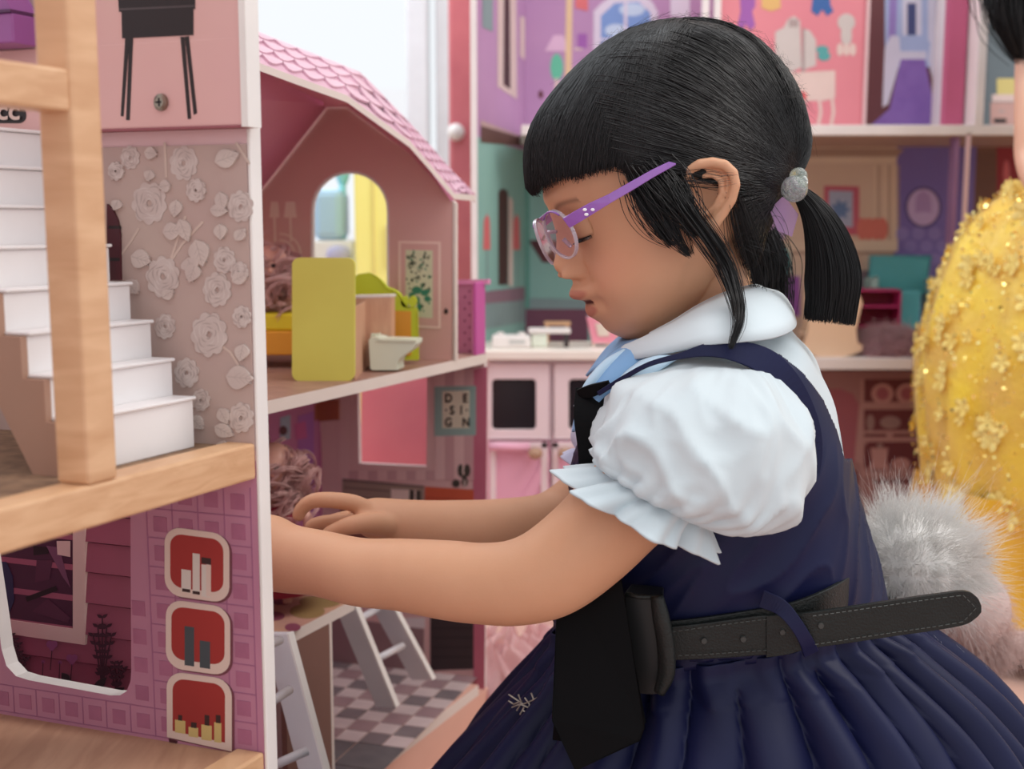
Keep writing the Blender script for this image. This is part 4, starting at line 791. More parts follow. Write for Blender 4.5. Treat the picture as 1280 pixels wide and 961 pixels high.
# toys on the lower shelf at the right
cr_ = thing('toy_cradle', 'cream wooden toy rocking cradle on the shelf below the ponytail', 'toy furniture', (P(1042, 0, 1.83)[0], 1.86, s1t)); Kd = FP(1.825); crm = mat('cradle_cream', (240, 206, 176), .5, (234, 198, 166), 6)
cp = [(1010, 412), (1012, 372), (1020, 368), (1040, 372), (1060, 368), (1075, 370), (1078, 378), (1070, 412), (1072, 428), (1078, 432), (1077, 438), (1066, 443), (1052, 446), (1036, 447.5), (1020, 445), (1008, 438), (1003, 432), (1006, 428)]
MB().prism([Kd.hit(*p) for p in cp], (0, .008, 0)).build('end_board', crm, cr_, bevel=.002); MB().prism([Kd.hit(*p)+A3((.02, .11, 0)) for p in cp], (0, .008, 0)).build('end_board', crm, cr_, bevel=.002)
a, b_ = Kd.hit(1018, 424), Kd.hit(1070, 376)
MB().prism([Kd.hit(1070, 428)+A3((0, .006, 0)), Kd.hit(1078, 380)+A3((0, .006, 0)), Kd.hit(1078, 380)+A3((.03, .108, 0)), Kd.hit(1070, 428)+A3((.025, .108, 0))], (-.006, 0, 0)).build('side_board', mat('olive_grey_side', (166, 160, 136), .6), cr_, bevel=.001)
MB().prism([Kd.hit(1014, 428)+A3((0, .006, 0)), Kd.hit(1012, 380)+A3((0, .006, 0)), Kd.hit(1012, 380)+A3((.03, .108, 0)), Kd.hit(1014, 428)+A3((.025, .108, 0))], (.006, 0, 0)).build('side_board', mat('olive_grey_side', (166, 160, 136)), cr_, bevel=.001)
MB().abox(A3((a[0], 1.834, a[2])), A3((b_[0], 1.93, a[2]+.006))).build('base_board', crm, cr_)
cs = thing('toy_shelf', 'raspberry pink toy shelf unit right of the cream cradle', 'toy furniture', (P(1120, 0, 1.95)[0], 1.96, s1t)); rp = mat('raspberry_toy', (196, 52, 110), .45)
y0_ = 1.935; a, b_, zt = P(1082, 0, y0_)[0], P(1143, 0, y0_)[0], P(0, 362, y0_)[2]
for z0, nm in ((s1t, 'bottom_board'), (s1t+(zt-s1t)*.36, 'shelf_board'), (s1t+(zt-s1t)*.7, 'shelf_board'), (zt-.003, 'top_board')): MB().abox((a, y0_, z0), (b_, y0_+.045, z0+.003)).build(nm, rp, cs)
for x in (a, b_-.003): MB().abox((x, y0_, s1t), (x+.003, y0_+.045, zt)).build('side_board', rp, cs)
MB().abox((a, y0_+.043, s1t), (b_, y0_+.045, zt)).build('back_board', mat('raspberry_dark', (150, 34, 78), .5), cs)
sf = thing('toy_sofa', 'teal toy sofa standing behind the raspberry toy shelf', 'toy furniture', (P(1128, 0, 2.0)[0], 2.005, s1t)); Ks = FP(1.995)
MB().prism([Ks.hit(*p)+A3((0, .018, 0)) for p in ((1096, 322), (1168, 322), (1160, 366), (1092, 366))], (0, .014, 0)).build('backrest', tealp, sf, bevel=.003)
MB().abox(A3((Ks.hit(1092, 0)[0], 1.985, s1t)), A3((Ks.hit(1166, 0)[0], 2.02, Ks.hit(0, 362)[2]))).build('seat', tealp, sf, bevel=.004)
for x in (1088, 1160): MB().prism([Ks.hit(*p)-A3((0, .008, 0)) for p in ((x, 350), (x+8, 346), (x+8, 436), (x, 436))], (0, .04, 0)).build('arm', mat('pale_teal', (166, 196, 190), .5), sf, bevel=.002)
# fluffy pink rug on the shelf
rg_ = thing('fluffy_rug', 'small crumpled fluffy pink mat on the shelf beside the cradle', 'mat', (P(1125, 0, 1.85)[0], 1.86, s1t))
fl_ = mat('fluffy_pink_wool', (206, 160, 166), .9, (186, 138, 146), 200, sheen=.4); gx = []
m_ = MB()
rings = []
for k in range(7):
    t_ = k/6; r_ = math.cos(t_*1.5)*.052; rings.append([A3((P(1128, 0, 1.86)[0] + r_*1.1*math.cos(a)*(1+.08*math.sin(5*a+k)), 1.86+r_*.8*math.sin(a), s1t+.034*math.sin(t_*1.5)+.002*math.sin(4*a+2*k))) for a in [2*math.pi*j/28 for j in range(28)]])
m_.loft(rings).build('wool_base', fl_, rg_, smooth=True)
def fuzz(cen, sc, n, L, seed, up=0.2, flat=True):
    rg = np.random.default_rng(seed); d = rg.normal(size=(n, 3)); d[:, 2] = np.abs(d[:, 2]) if flat else d[:, 2]; d /= np.linalg.norm(d, axis=1, keepdims=True)
    p0 = A3(cen)+d*A3(sc); t_ = np.linspace(0, 1, 5)[None, :, None]; bend = rg.normal(size=(n, 1, 3))*.35
    Ls = L*rg.uniform(.5, 1.2, size=(n, 1, 1)); return p0[:, None]+Ls*t_*(d[:, None]+bend*t_+A3((0, 0, up))*t_)
strands('wool', fuzz((P(1128, 0, 1.86)[0], 1.86, s1t+.002), (.054, .04, .032), 3500, .012, 3), .0006, fl_, rg_)
# ------------------------------------------------------------------ toy houses outside the arch window (behind the second dollhouse)
t = thing('toy_play_tower', 'bright yellow toy cupboard seen through the arched window', 'toy furniture', (P(470, 0, 1.75)[0], 1.8, 0)); yb = mat('bright_yellow_panel', (255, 250, 150), .5, (252, 246, 136), 5)
MB().abox((P(438, 0, 1.75)[0], 1.75, 0), (P(512, 0, 1.75)[0], 1.9, P(0, 175, 1.75)[2])).build('body', yb, t, bevel=.004)
MB().abox((P(462, 0, 1.75)[0], 1.747, .3), (P(464, 0, 1.75)[0], 1.75, P(0, 178, 1.75)[2])).build('seam', mat('pale_yellow_seam', (236, 222, 140), .5), t)
MB().abox((P(480, 0, 1.75)[0], 1.743, .5), (P(483, 0, 1.75)[0], 1.75, .56)).build('handle', white, t)
t = thing('toy_storage_box', 'pale blue and white toy box seen through the left of the arched window', 'toy box', (P(414, 0, 1.9)[0], 1.95, 0))
lb = mat('pale_blue_plastic', (176, 212, 240), .4, (166, 204, 236), 5)
zb1_ = P(0, 236, 1.9)[2]
MB().abox((P(380, 0, 1.9)[0], 1.9, 0), (P(436, 0, 1.9)[0], 2.0, P(0, 300, 1.9)[2])).build('lower_body', mat('milk_white_plastic', (236, 238, 244), .4), t, bevel=.004)
MB().abox((P(384, 0, 1.9)[0], 1.9, P(0, 300, 1.9)[2]), (P(424, 0, 1.9)[0], 1.98, zb1_)).build('upper_body', lb, t, bevel=.012)
MB().ell(P(428, 210, 1.93), (.012, .012, .03), 14, 10).tube([P(428, 300, 1.93), P(428, 215, 1.93)], .006, 10).build('handle', mat('aqua_plastic', (140, 214, 224), .4), t, smooth=True)
MB().ell(P(424, 318, 1.898), (.02, .008, .014), 14, 10).build('badge', mat('lilac_plastic', (186, 186, 224), .4), t, smooth=True)
# ------------------------------------------------------------------ THE GIRL
YM = .84
HM = Plane(P(820, 250, YM), (math.sin(math.radians(7)), -math.cos(math.radians(7)), 0))   # head mid-plane, turned a little to the camera
HO = P(820, 250, YM); hf = A3((-math.cos(math.radians(7)), -math.sin(math.radians(7)), 0)); hs = HM.n.copy()
TT = math.radians(22); ft = math.cos(TT)*hf - math.sin(TT)*UZ; ut = math.sin(TT)*hf + math.cos(TT)*UZ
U_ = .00056                                             # metres per photograph pixel at the girl
def tilt(px, py):                                       # pixel on the mid-plane -> (forward, up) of the tilted head, in U_
    d = HM.hit(px, py) - HO; return (d @ ft)/U_, (d @ ut)/U_
def HW(f, u, s_): return HO + ft*(f*U_) + ut*(u*U_) + hs*(s_)
skin = mat('child_skin', (216, 164, 130), .5, (209, 156, 122), 16, sss=.08, bump=.05, bscale=900, spec=.35)
girl = thing('person', 'girl in purple glasses, white puff-sleeve blouse and navy pinafore reaching into the dollhouse', 'person', (P(880, 0, YM)[0], YM, 0))
def curve(pts):
    pts = sorted(pts); xs = np.array([p[0] for p in pts], float); ys = np.array([p[1] for p in pts], float); m = np.gradient(ys, xs)
    def f(x):
        x = np.clip(np.asarray(x, float), xs[0], xs[-1]); i = np.clip(np.searchsorted(xs, x)-1, 0, len(xs)-2); h = xs[i+1]-xs[i]; t = (x-xs[i])/h
        return (2*t**3-3*t**2+1)*ys[i]+(t**3-2*t**2+t)*h*m[i]+(-2*t**3+3*t**2)*ys[i+1]+(t**3-t**2)*h*m[i+1]
    return f
# silhouette of the face, taken from the profile
prof = [tilt(*p) for p in ((683, 236), (682, 246), (685, 258), (690, 272), (695, 290), (696, 306), (694, 320), (692, 331), (697, 340), (706, 346.5), (715, 350), (716, 356), (713, 363), (711.5, 368), (716, 373.5), (731, 376.5), (733, 380), (732, 386), (735, 394), (743, 399), (751, 404), (759, 413), (770, 419), (788, 424), (806, 424))]
pf_u = [(u, f) for f, u in prof]
upper = [(190, -20), (178, 40), (160, 74), (135, 98), (105, 116), (80, 124)]
# keep u monotonic
mono = []; last = 1e9
for f, u in prof:
    u = min(u, last-1.2); mono.append((u, f)); last = u
fprof = curve(upper + mono)
fbase = curve(upper + [(58, 128), (40, 125), (20, 120), (0, 117), (-30, 117), (-60, 119), (-80, 119), (-100, 117), (-118, 114), (-132, 108)] + [m_ for m_ in mono if m_[0] < -134])
fback = curve([(190, -60), (175, -110), (150, -148), (120, -172), (68, -185), (20, -178), (-20, -158), (-50, -112), (-78, -62), (-110, -30), (-130, -4), (-150, 20), (-165, 40)])
wid = curve([(190, .004), (182, .03), (172, .041), (150, .054), (120, .064), (80, .069), (40, .0685), (0, .0675), (-40, .065), (-70, .062), (-95, .057), (-115, .050), (-132, .041), (-145, .031), (-156, .019), (-165, .006)])
umin = mono[-1][0]
NU, NV = 300, 260
us = np.linspace(189.5, umin, NU)
vv = np.linspace(-1, 1, NV, endpoint=False); phi = math.pi*(.45*vv + .55*vv**3)
G = np.zeros((NU, NV, 3))
Ft, Fb, Fk, Wd = fprof(us), fbase(us), fback(us), wid(us)
Fk = np.minimum(Fk, Fb-20)
def gs(x, c, w_): return np.exp(-((x-c)/w_)**2)
nosew = curve([(60, .02), (30, .008), (10, .0065), (-15, .0075), (-30, .0112), (-42, .013), (-50, .0122), (-56, .010), (-62, .014), (-72, .017), (-82, .019), (-95, .017), (-105, .018), (-118, .022), (-140, .03), (-165, .03)])
Nw = nosew(us)
for i in range(NU):
    u = us[i]; fb, fk, w_ = Fb[i], Fk[i], Wd[i]; fc = fk + (fb-fk)*.46
    c, s_ = np.cos(phi), np.sin(phi); pw_ = 2/2.25
    f = np.where(c > 0, (fb-fc)*np.abs(c)**pw_, -(fc-fk)*np.abs(c)**.95)+fc
    sd = w_*np.sign(s_)*np.abs(s_)**(2/2.25)
    frontm = (c > 0)
    f = f + frontm*(Ft[i]-fb)*np.exp(-np.abs(sd/Nw[i])**2.2)
    a = np.abs(sd)
    # alae, eye sockets, cheeks, mouth corners (metres -> U_)
    f = f + frontm*14*gs(a, .0098, .0038)*gs(u, -43, 8) - frontm*8*gs(a, .0165, .0024)*gs(u, -43, 9)
    f = f - frontm*(8*gs(a, .0225, .011)*gs(u, 14, 17))
    f = f + frontm*(7.0*gs(a, .0265, .0105)*gs(u, 6, 12))
    f = f + frontm*(4*gs(a, .026, .013)*gs(u, 44, 12))
    f = f + frontm*(5*gs(a, .036, .016)*gs(u, -58, 34))
    f = f - frontm*(4*gs(a, .0215, .005)*gs(u, -86, 9))
    f = f - frontm*(5*gs(a, .0055, .003)*gs(u, -51, 3))
    sd = sd*(1+.035*frontm*gs(u, -62, 38))
    G[i, :, 0], G[i, :, 1], G[i, :, 2] = f, u, sd
hv = (HO + G[..., 0:1]*U_*ft + G[..., 1:2]*U_*ut + G[..., 2:3]*hs)
head = MB(); rings = [list(hv[i]) for i in range(NU)]
head.loft([list(r_) for r_ in rings])
# ear (near side) -------------------------------------------------
def ear(sgn):
    e = MB(); E = lambda px, py, o_: HM.hit(px, py) + hs*0 + hs*sgn*(.0655*1.0+o_)
    # pixels on the mid-plane are corrected for the near offset
    def Ep(px, py, o_):
        d = HM.off(.068).hit(px-7, py)
        p = d + hs*(o_); return p if sgn > 0 else p - 2*hs*((p-HO) @ hs)
    hel = [(868, 236), (863, 224), (866, 212), (877, 206), (891, 204), (905, 207), (915, 217), (918, 232), (914, 250), (905, 266), (895, 280), (884, 288), (876, 284), (872, 272)]
    outs = [0, .003, .006, .009, .011, .013, .014, .014, .0125, .010, .0075, .005, .003, .001]
    e.tube([Ep(x, y, o_) for (x, y), o_ in zip(hel, outs)], [.0022, .003, .0033, .0034, .0034, .0034, .0034, .0033, .0033, .0034, .004, .0052, .0042, .002], 12)
    cen = [Ep(890, 240, .001)]
    for k in range(len(hel)-1):
        for t_ in (0, .5):
            x, y = hel[k][0]*(1-t_)+hel[k+1][0]*t_, hel[k][1]*(1-t_)+hel[k+1][1]*t_; o_ = outs[k]*(1-t_)+outs[k+1]*t_
            e.tube([Ep(x, y, o_-.0015), Ep(x*.7+888*.3, y*.7+246*.3, o_*.45-.002), Ep(886, 248, -.006)], [.0021, .0018, .004], 8)
    e.tube([Ep(*p) for p in ((880, 221, .006), (893, 219, .009), (903, 227, .0105), (904, 242, .0095), (897, 258, .007), (887, 268, .004))], [.0016, .0021, .0024, .0024, .0022, .0018], 10)
    e.tube([Ep(*p) for p in ((868, 242, .002), (871, 252, .0055), (872, 262, .003))], [.002, .0034, .0024], 10)
    e.tube([Ep(*p) for p in ((884, 266, .004), (878, 270, .005), (873, 266, .003))], [.0025, .003, .002], 10)
    return e
bodyM = MB()
def mrg(dst, src): dst.add(src.v, src.f, 0)
mrg(bodyM, head); mrg(bodyM, ear(1)); mrg(bodyM, ear(-1))
# neck + torso
def N3(f, u, s_=0): return HW(f, u, s_)
neck0 = HM.hit(872, 300); neck1 = HM.hit(888, 372); neck2 = P(905, 430, YM); neck3 = P(905, 480, YM)
def ring_fb(Fp, Bp, Yc, d, n=40, p=2.3, yaw=0.0):
    Fq, Bq = P(Fp[0], Fp[1], Yc), P(Bp[0], Bp[1], Yc); c = (Fq+Bq)/2; a = (Fq-Bq)/2; out = []
    for j in range(n):
        t = 2*math.pi*j/n; co, si = math.cos(t), math.sin(t)
        out.append(c + a*np.sign(co)*abs(co)**(2/p) + A3((0, -d, 0))*np.sign(si)*abs(si)**(2/p) + A3((-1, 0, 0))*yaw*si)
    return out
bodyM.loft([ring_fb((842, 260), (922, 250), YM, .034, 32, 2), ring_fb((852, 320), (931, 310), YM, .032, 32, 2), ring_fb((850, 372), (938, 348), YM, .032, 32, 2), ring_fb((830, 425), (950, 398), YM, .040, 32, 2), ring_fb((800, 470), (990, 440), YM, .07, 32, 2.2),
            ring_fb((760, 520), (1010, 500), YM, .095, 32, 2.4), ring_fb((735, 590), (1030, 580), YM, .095, 32, 2.4), ring_fb((720, 680), (1050, 670), YM, .09, 32, 2.4), ring_fb((725, 780), (1065, 750), YM, .088, 32, 2.4), ring_fb((730, 900), (1090, 880), YM, .10, 32, 2.4), ring_fb((760, 990), (1080, 980), YM, .08, 32, 2.2)])
# kneeling legs (under the skirt): thighs down to the knees, shins back along the floor
for sg in (-1, 1):
    y_ = YM + sg*.052
    bodyM.tube([P(900, 900, YM)+A3((0, sg*.05, 0)), A3((.115, y_, .16)), A3((.085, y_, .07)), A3((.085, y_, .045)), A3((.14, y_, .038)), A3((.22, y_, .032)), A3((.28, y_, .026)), A3((.315, y_, .022))], [.062, .054, .044, .042, .036, .034, .024, .02], 20)
    bodyM.tube([A3((.30, y_, .024)), A3((.335, y_, .02)), A3((.365, y_, .012))], [.02, .018, .010], 14)
# arms ------------------------------------------------------------
def arm(pts, rs, n=36, fl=1.0): bodyM.tube(pts, rs, n, flat=fl)
def smooth_pts(pts, rs, k=6):
    pts = np.array(pts); t = np.arange(len(pts)); tt = np.linspace(0, len(pts)-1, (len(pts)-1)*k+1)
    fx_ = [curve(list(zip(t, pts[:, c]))) for c in range(3)]; fr_ = curve(list(zip(t, rs)))
    return [A3((fx_[0](q), fx_[1](q), fx_[2](q))) for q in tt], [float(fr_(q)) for q in tt]
nA = [P(905, 520, .748), P(850, 575, .735), P(790, 624, .722), P(738, 676, .715), P(690, 713, .714), P(645, 728, .718), P(600, 729, .725), P(560, 725, .732), P(500, 718, .742), P(450, 715, .75), P(400, 704, .757), P(360, 698, .763), P(332, 690, .768), P(306, 686, .775)]
nR = [.036, .034, .031, .0295, .0285, .0265, .0252, .0250, .0230, .0220, .0214, .0226, .0250, .022]
p_, r_ = smooth_pts(nA, nR); arm(p_, r_)
fA_ = [P(880, 500, .93), P(820, 560, .94), P(760, 610, .945), P(715, 645, .94), P(680, 660, .93), P(620, 665, .915), P(560, 662, .905), P(520, 657, .897), P(490, 652, .892), P(470, 648, .891), P(456, 645, .891), P(446, 643, .892)]
fR = [.036, .034, .031, .029, .0275, .026, .023, .020, .0178, .0162, .0138, .008]
p_, r_ = smooth_pts(fA_, fR); arm(p_, r_)
# hands: palm and five separate fingers
def finger(pts, r0, r1): q, _ = smooth_pts(pts, [1]*len(pts), 5); bodyM.tube(q, list(np.linspace(r0, r1, len(q)-1))+[r1*.7], 14)
def palm(a, b_, wv, t_, k=3):
    for s in np.linspace(-1, 1, 7): bodyM.tube([a+(a-b_)*.35+wv*s*.2, a+wv*s*.55, (a+b_)/2+wv*s*.85, b_+wv*s*.95, b_+(b_-a)*.12+wv*s*.95], [t_*.8, t_*1.02, t_, t_*.86, t_*.5], 14)
Yh = .892
wr = P(490, 654, Yh)
palm(wr, P(452, 641, Yh), P(436, 640, Yh)-P(434, 640, Yh)+A3((0, .015, .001)), .0088)
finger([P(466, 640, Yh-.006), P(442, 629, Yh-.012), P(414, 625, Yh-.018), P(391, 626, Yh-.019), P(377, 636, Yh-.018), P(371, 650, Yh-.017)], .0074, .0052)   # index, hooked over
finger([P(456, 650, Yh-.002), P(432, 652, Yh-.004), P(412, 652, Yh-.005), P(394, 655, Yh-.003), P(384, 662, Yh-.001)], .0066, .0052)
finger([P(440, 646, Yh+.008), P(414, 652, Yh+.009), P(396, 660, Yh+.009), P(390, 670, Yh+.008)], .0064, .0050)
finger([P(444, 650, Yh+.018), P(420, 658, Yh+.019), P(406, 666, Yh+.018), P(402, 676, Yh+.015)], .0058, .0046)
finger([P(486, 657, Yh-.012), P(462, 654, Yh-.024), P(440, 656, Yh-.030), P(420, 663, Yh-.030), P(404, 671, Yh-.028)], .0092, .0056)   # thumb, across in front
wr = P(322, 688, .77)
hd = P(296, 680, .80)
palm(wr, hd, A3((0.006, .003, -.018)), .0105)
for k, dz in enumerate((.018, .006, -.006, -.017)):
    L = (.034, .038, .036, .029)[k]; b_ = hd+A3((0, 0, dz))
    finger([b_, b_+A3((-.5*L, .5*L, 0)), b_+A3((-.75*L, 1.0*L, -.003)), b_+A3((-.7*L, 1.35*L, -.008))], .0078, .006)
finger([wr+A3((0, .004, .016)), wr+A3((-.010, .016, .024)), wr+A3((-.018, .034, .022)), wr+A3((-.024, .046, .016))], .0095, .0066)
body = bodyM.build('body', skin, girl, smooth=True)
rm = body.modifiers.new('fuse', 'REMESH'); rm.mode = 'VOXEL'; rm.voxel_size = .00125; rm.use_smooth_shade = True
dg = bpy.context.evaluated_depsgraph_get(); ev = body.evaluated_get(dg); me2 = bpy.data.meshes.new_from_object(ev); body.modifiers.clear()
body.data = me2; me2.name = 'body'
# relax the joins, then paint lips and brow by position
nv = len(me2.vertices); co = np.zeros(nv*3, np.float32); me2.vertices.foreach_get('co', co); co = co.reshape(-1, 3).astype(float)
ne = len(me2.edges); ed = np.zeros(ne*2, np.int32); me2.edges.foreach_get('vertices', ed); ed = ed.reshape(-1, 2)
deg = np.bincount(ed.ravel(), minlength=nv).astype(float)[:, None]
W_ = co + A3(girl['_w']); loc_ = W_ - HO; fu = np.stack([loc_ @ ft/U_, loc_ @ ut/U_, loc_ @ hs], 1)
face = (fu[:, 0] > 60) & (fu[:, 1] < 60) & (fu[:, 1] > -135); earz = (np.abs(fu[:, 2]) > .058) & (fu[:, 1] > -60)
wgt = np.where(face, .25, np.where(earz, .12, 1.0))[:, None]
hndz = (W_[:, 0] < P(545, 0, .9)[0]) & (W_[:, 1] > .84)
for it in range(22):
    s_ = np.zeros((nv, 3))
    for c in range(3): s_[:, c] = np.bincount(ed[:, 0], co[ed[:, 1], c], nv)+np.bincount(ed[:, 1], co[ed[:, 0], c], nv)
    d = s_/deg-co; co = co + d*(.5 if it % 2 == 0 else -.46 if it < 0 else .5)*wgt*(1 if it < 3 else (~(face | earz))[:, None] if it < 10 else hndz[:, None]*.35)
me2.vertices.foreach_set('co', co.astype(np.float32).ravel()); me2.update()
a, u, f = np.abs(fu[:, 2]), fu[:, 1], fu[:, 0]
ul, ll = tilt(712, 368)[1], tilt(733, 387)[1]; sl_ = tilt(730, 377)[1]
lipm = np.clip(1.25-np.hypot((u-(ul-3))/6.5, a/.0145), 0, .25)*2.4 + np.clip(1.25-np.hypot((u-(ll-1))/8.0, a/.0135), 0, .25)*2.6
lipm = np.clip(lipm, 0, .65)*(f > 85)
slit = np.clip(1.6-np.abs(u-(sl_-.5))/3.2, 0, 1)*(a < .0145)*(f > 88)
brow = np.exp(-((u-(42-2200*(a-.03)**2*8))/3.2)**2)*(a > .013)*(a < .040)*(f > 60)*.5
blush = np.exp(-((u+50)/30)**2-((a-.04)/.018)**2)*.2*(f > 20)
fing = np.zeros(nv)
col = me2.attributes.new('tint', 'FLOAT_COLOR', 'POINT'); arr = np.stack([lipm, np.clip(slit, 0, 1), brow, blush], 1).astype(np.float32); col.data.foreach_set('color', arr.ravel())
nt = skin.node_tree; bs_ = nt.nodes['Principled BSDF']; src = bs_.inputs['Base Color'].links[0].from_socket
at = nt.nodes.new('ShaderNodeAttribute'); at.attribute_name = 'tint'; sp = nt.nodes.new('ShaderNodeSeparateColor'); nt.links.new(at.outputs['Color'], sp.inputs[0])
for ch, colr in ((0, (176, 92, 84)), (1, (74, 24, 22)), (2, (70, 44, 36)), ('a', (238, 150, 128))):
    mx = nt.nodes.new('ShaderNodeMix'); mx.data_type = 'RGBA'; nt.links.new(at.outputs['Alpha'] if ch == 'a' else sp.outputs[ch], mx.inputs[0]); nt.links.new(src, mx.inputs[6]); mx.inputs[7].default_value = lin(colr); src = mx.outputs[2]
nt.links.new(src, bs_.inputs['Base Color'])
# eyes: downcast lids with lashes
EYN = HM.off(.036)
for sg in (1, -1):
    ec = HW(99, 7, sg*.0275)
    e = MB(); e.ell(ec, .0098, 20, 14); e.build('eyeball', mat('eye_white', (236, 230, 226), .15), girl, smooth=True)
    lidc = MB(); R0 = .0104
    rings = []
    for i in range(9):
        el = math.radians(62 - i*(62+36)/8); rings.append([ec + (ft*math.cos(el)*math.cos(az)+hs*sg*math.cos(el)*math.sin(az)+ut*math.sin(el))*R0 for az in np.linspace(-1.45, 1.6, 18)])
    lidc.loft(rings, closed=False, caps=False); lo_ = lidc.build('eyelid', mat('eyelid_skin', (204, 152, 118), .5, spec=.35), girl, smooth=True); so = lo_.modifiers.new('s', 'SOLIDIFY'); so.thickness = .0008
    el = math.radians(-36); base_ = [ec + (ft*math.cos(el)*math.cos(az)+hs*sg*math.cos(el)*math.sin(az)+ut*math.sin(el))*(R0+.0002) for az in np.linspace(-1.1, 1.35, 40)]
    pths = []
    for b_ in base_:
        d = (b_-ec)/R0; pths.append([b_ + d*t_*.0062 + (-ut*.0012*t_+ut*.003*t_*t_)*1 for t_ in np.linspace(0, 1, 6)])
    strands('eyelashes', pths, .00028, black, girl)
    MB().tube(base_, .0008, 6).build('lash_line', black, girl)
# ------------------------------------------------------------------ hair
hairm = mat('black_hair', (19, 16, 18), .4, (12, 10, 12), 60, spec=.42)
out_px = [(660, 236), (657, 205), (659, 178), (668, 152), (684, 126), (706, 100), (732, 74), (762, 51), (800, 34), (850, 26), (895, 31), (932, 48), (960, 74), (984, 108), (997, 145), (1003, 178), (1000, 200), (990, 222), (965, 258), (945, 300), (936, 335), (900, 345), (840, 330), (760, 300), (700, 270)]
HCf, HCu = tilt(830, 190)
poly = [(tilt(*p)[0]-HCf, tilt(*p)[1]-HCu) for p in out_px]
pa = np.array([math.atan2(u_, f_) for f_, u_ in poly]); pr_ = np.array([math.hypot(f_, u_) for f_, u_ in poly]); o_ = np.argsort(pa); pa, pr_ = pa[o_], pr_[o_]
pa = np.concatenate([pa-2*math.pi, pa, pa+2*math.pi]); pr_ = np.concatenate([pr_]*3)
WSD = .0755/U_
def hairR(d, grow=0.0):
    """d: (...,3) unit directions (forward, up, side) -> radius in U_"""
    rho = np.hypot(d[..., 0], d[..., 1]); th_ = np.arctan2(d[..., 1], d[..., 0]); rm_ = np.interp(th_, pa, pr_)
    p = 2.25; return ((rho/rm_)**p + (np.abs(d[..., 2])/WSD)**p)**(-1/p)*(1+grow)
HC = HO + ft*HCf*U_ + ut*HCu*U_
def toW(v): return HC + (v[..., 0:1]*ft + v[..., 1:2]*ut + v[..., 2:3]*hs)*U_
facepoly = [tilt(*p) for p in ((600, 252), (655, 244), (672, 238), (690, 226), (706, 219), (722, 222), (740, 214), (775, 208), (796, 232), (812, 262), (832, 276), (848, 262), (858, 238), (864, 222), (878, 207), (900, 206), (916, 220), (922, 240), (922, 270), (926, 300), (932, 348), (900, 480), (600, 480))]
facepoly = [(a_-HCf, b_-HCu) for a_, b_ in facepoly]
# perspective makes near-side points look larger; grid points are tested after projection onto the photograph
fpx = [(600, 252), (655, 244), (672, 238), (690, 226), (706, 219), (722, 222), (740, 214), (775, 208), (796, 232), (812, 262), (832, 276), (848, 262), (858, 238), (864, 222), (878, 207), (900, 206), (916, 220), (922, 240), (922, 270), (926, 300), (932, 348), (900, 480), (600, 480)]
cap = MB(); NA, NB = 150, 110; gp_ = []; keep = []
for i in range(NB):
    el = math.pi*(i+.5)/NB
    for j in range(NA):
        az = 2*math.pi*j/NA; d = A3((math.sin(el)*math.cos(az), math.sin(el)*math.sin(az), math.cos(el))); r_ = hairR(d[None])[0]*.965
        w3 = toW((d*r_)[None])[0]; gp_.append(w3); m3 = w3 if d[2] >= 0 else w3 - 2*hs*((w3-HO) @ hs)
        keep.append(not inpoly(*proj(m3), fpx))
fs = []
for i in range(NB-1):
    for j in range(NA):
        q = [i*NA+j, i*NA+(j+1) % NA, (i+1)*NA+(j+1) % NA, (i+1)*NA+j]
        if all(keep[k] for k in q): fs.append(q)
cap.add(gp_, fs); hairo = cap.build('hair', hairm, girl, smooth=True); so = hairo.modifiers.new('s', 'SOLIDIFY'); so.thickness = .004; so.offset = 0
def norm(v): return v/np.linalg.norm(v, axis=-1, keepdims=True)
def dirof(px, py, side):
    """direction (f,u,s) from the hair centre of the hair-surface point seen at a pixel on the near (or mirrored far) side"""
    d0 = A3((0, 0, 1.0)); best = None
    o = CAM; r = ray(px, py); r = r/np.linalg.norm(r)
    for t_ in np.linspace(.6, 1.0, 500):
        w3 = o+r*t_; l = A3(((w3-HC) @ ft, (w3-HC) @ ut, (w3-HC) @ hs))/U_; n_ = np.linalg.norm(l)
        if n_ < hairR((l/n_)[None])[0]: best = l/n_; break
    if best is None:
        w3 = HM.hit(px, py); l = A3(((w3-HC) @ ft, (w3-HC) @ ut, (w3-HC) @ hs)); best = l/np.linalg.norm(l)
    b_ = best.copy()
    if side < 0: b_[2] = -b_[2]
    return b_
def flow(starts, ends, K, lift0, seed, wob=.006, liftend=0):
    rg = np.random.default_rng(seed); N = len(starts); t_ = np.linspace(0, 1, K)[None, :, None]
    d = norm(starts[:, None]*(1-t_) + ends[:, None]*t_); ph = rg.uniform(0, 6.28, (N, 1, 3)); fr = rg.uniform(2, 6, (N, 1, 3))
    d = norm(d + wob*np.sin(fr*t_*3+ph)*np.sin(math.pi*t_)); g = rg.uniform(*lift0, (N, 1)); R = hairR(d)*(1+g); R = R*(1+liftend*t_[..., 0]**2); return toW(d*R[..., None])
N1 = 3600
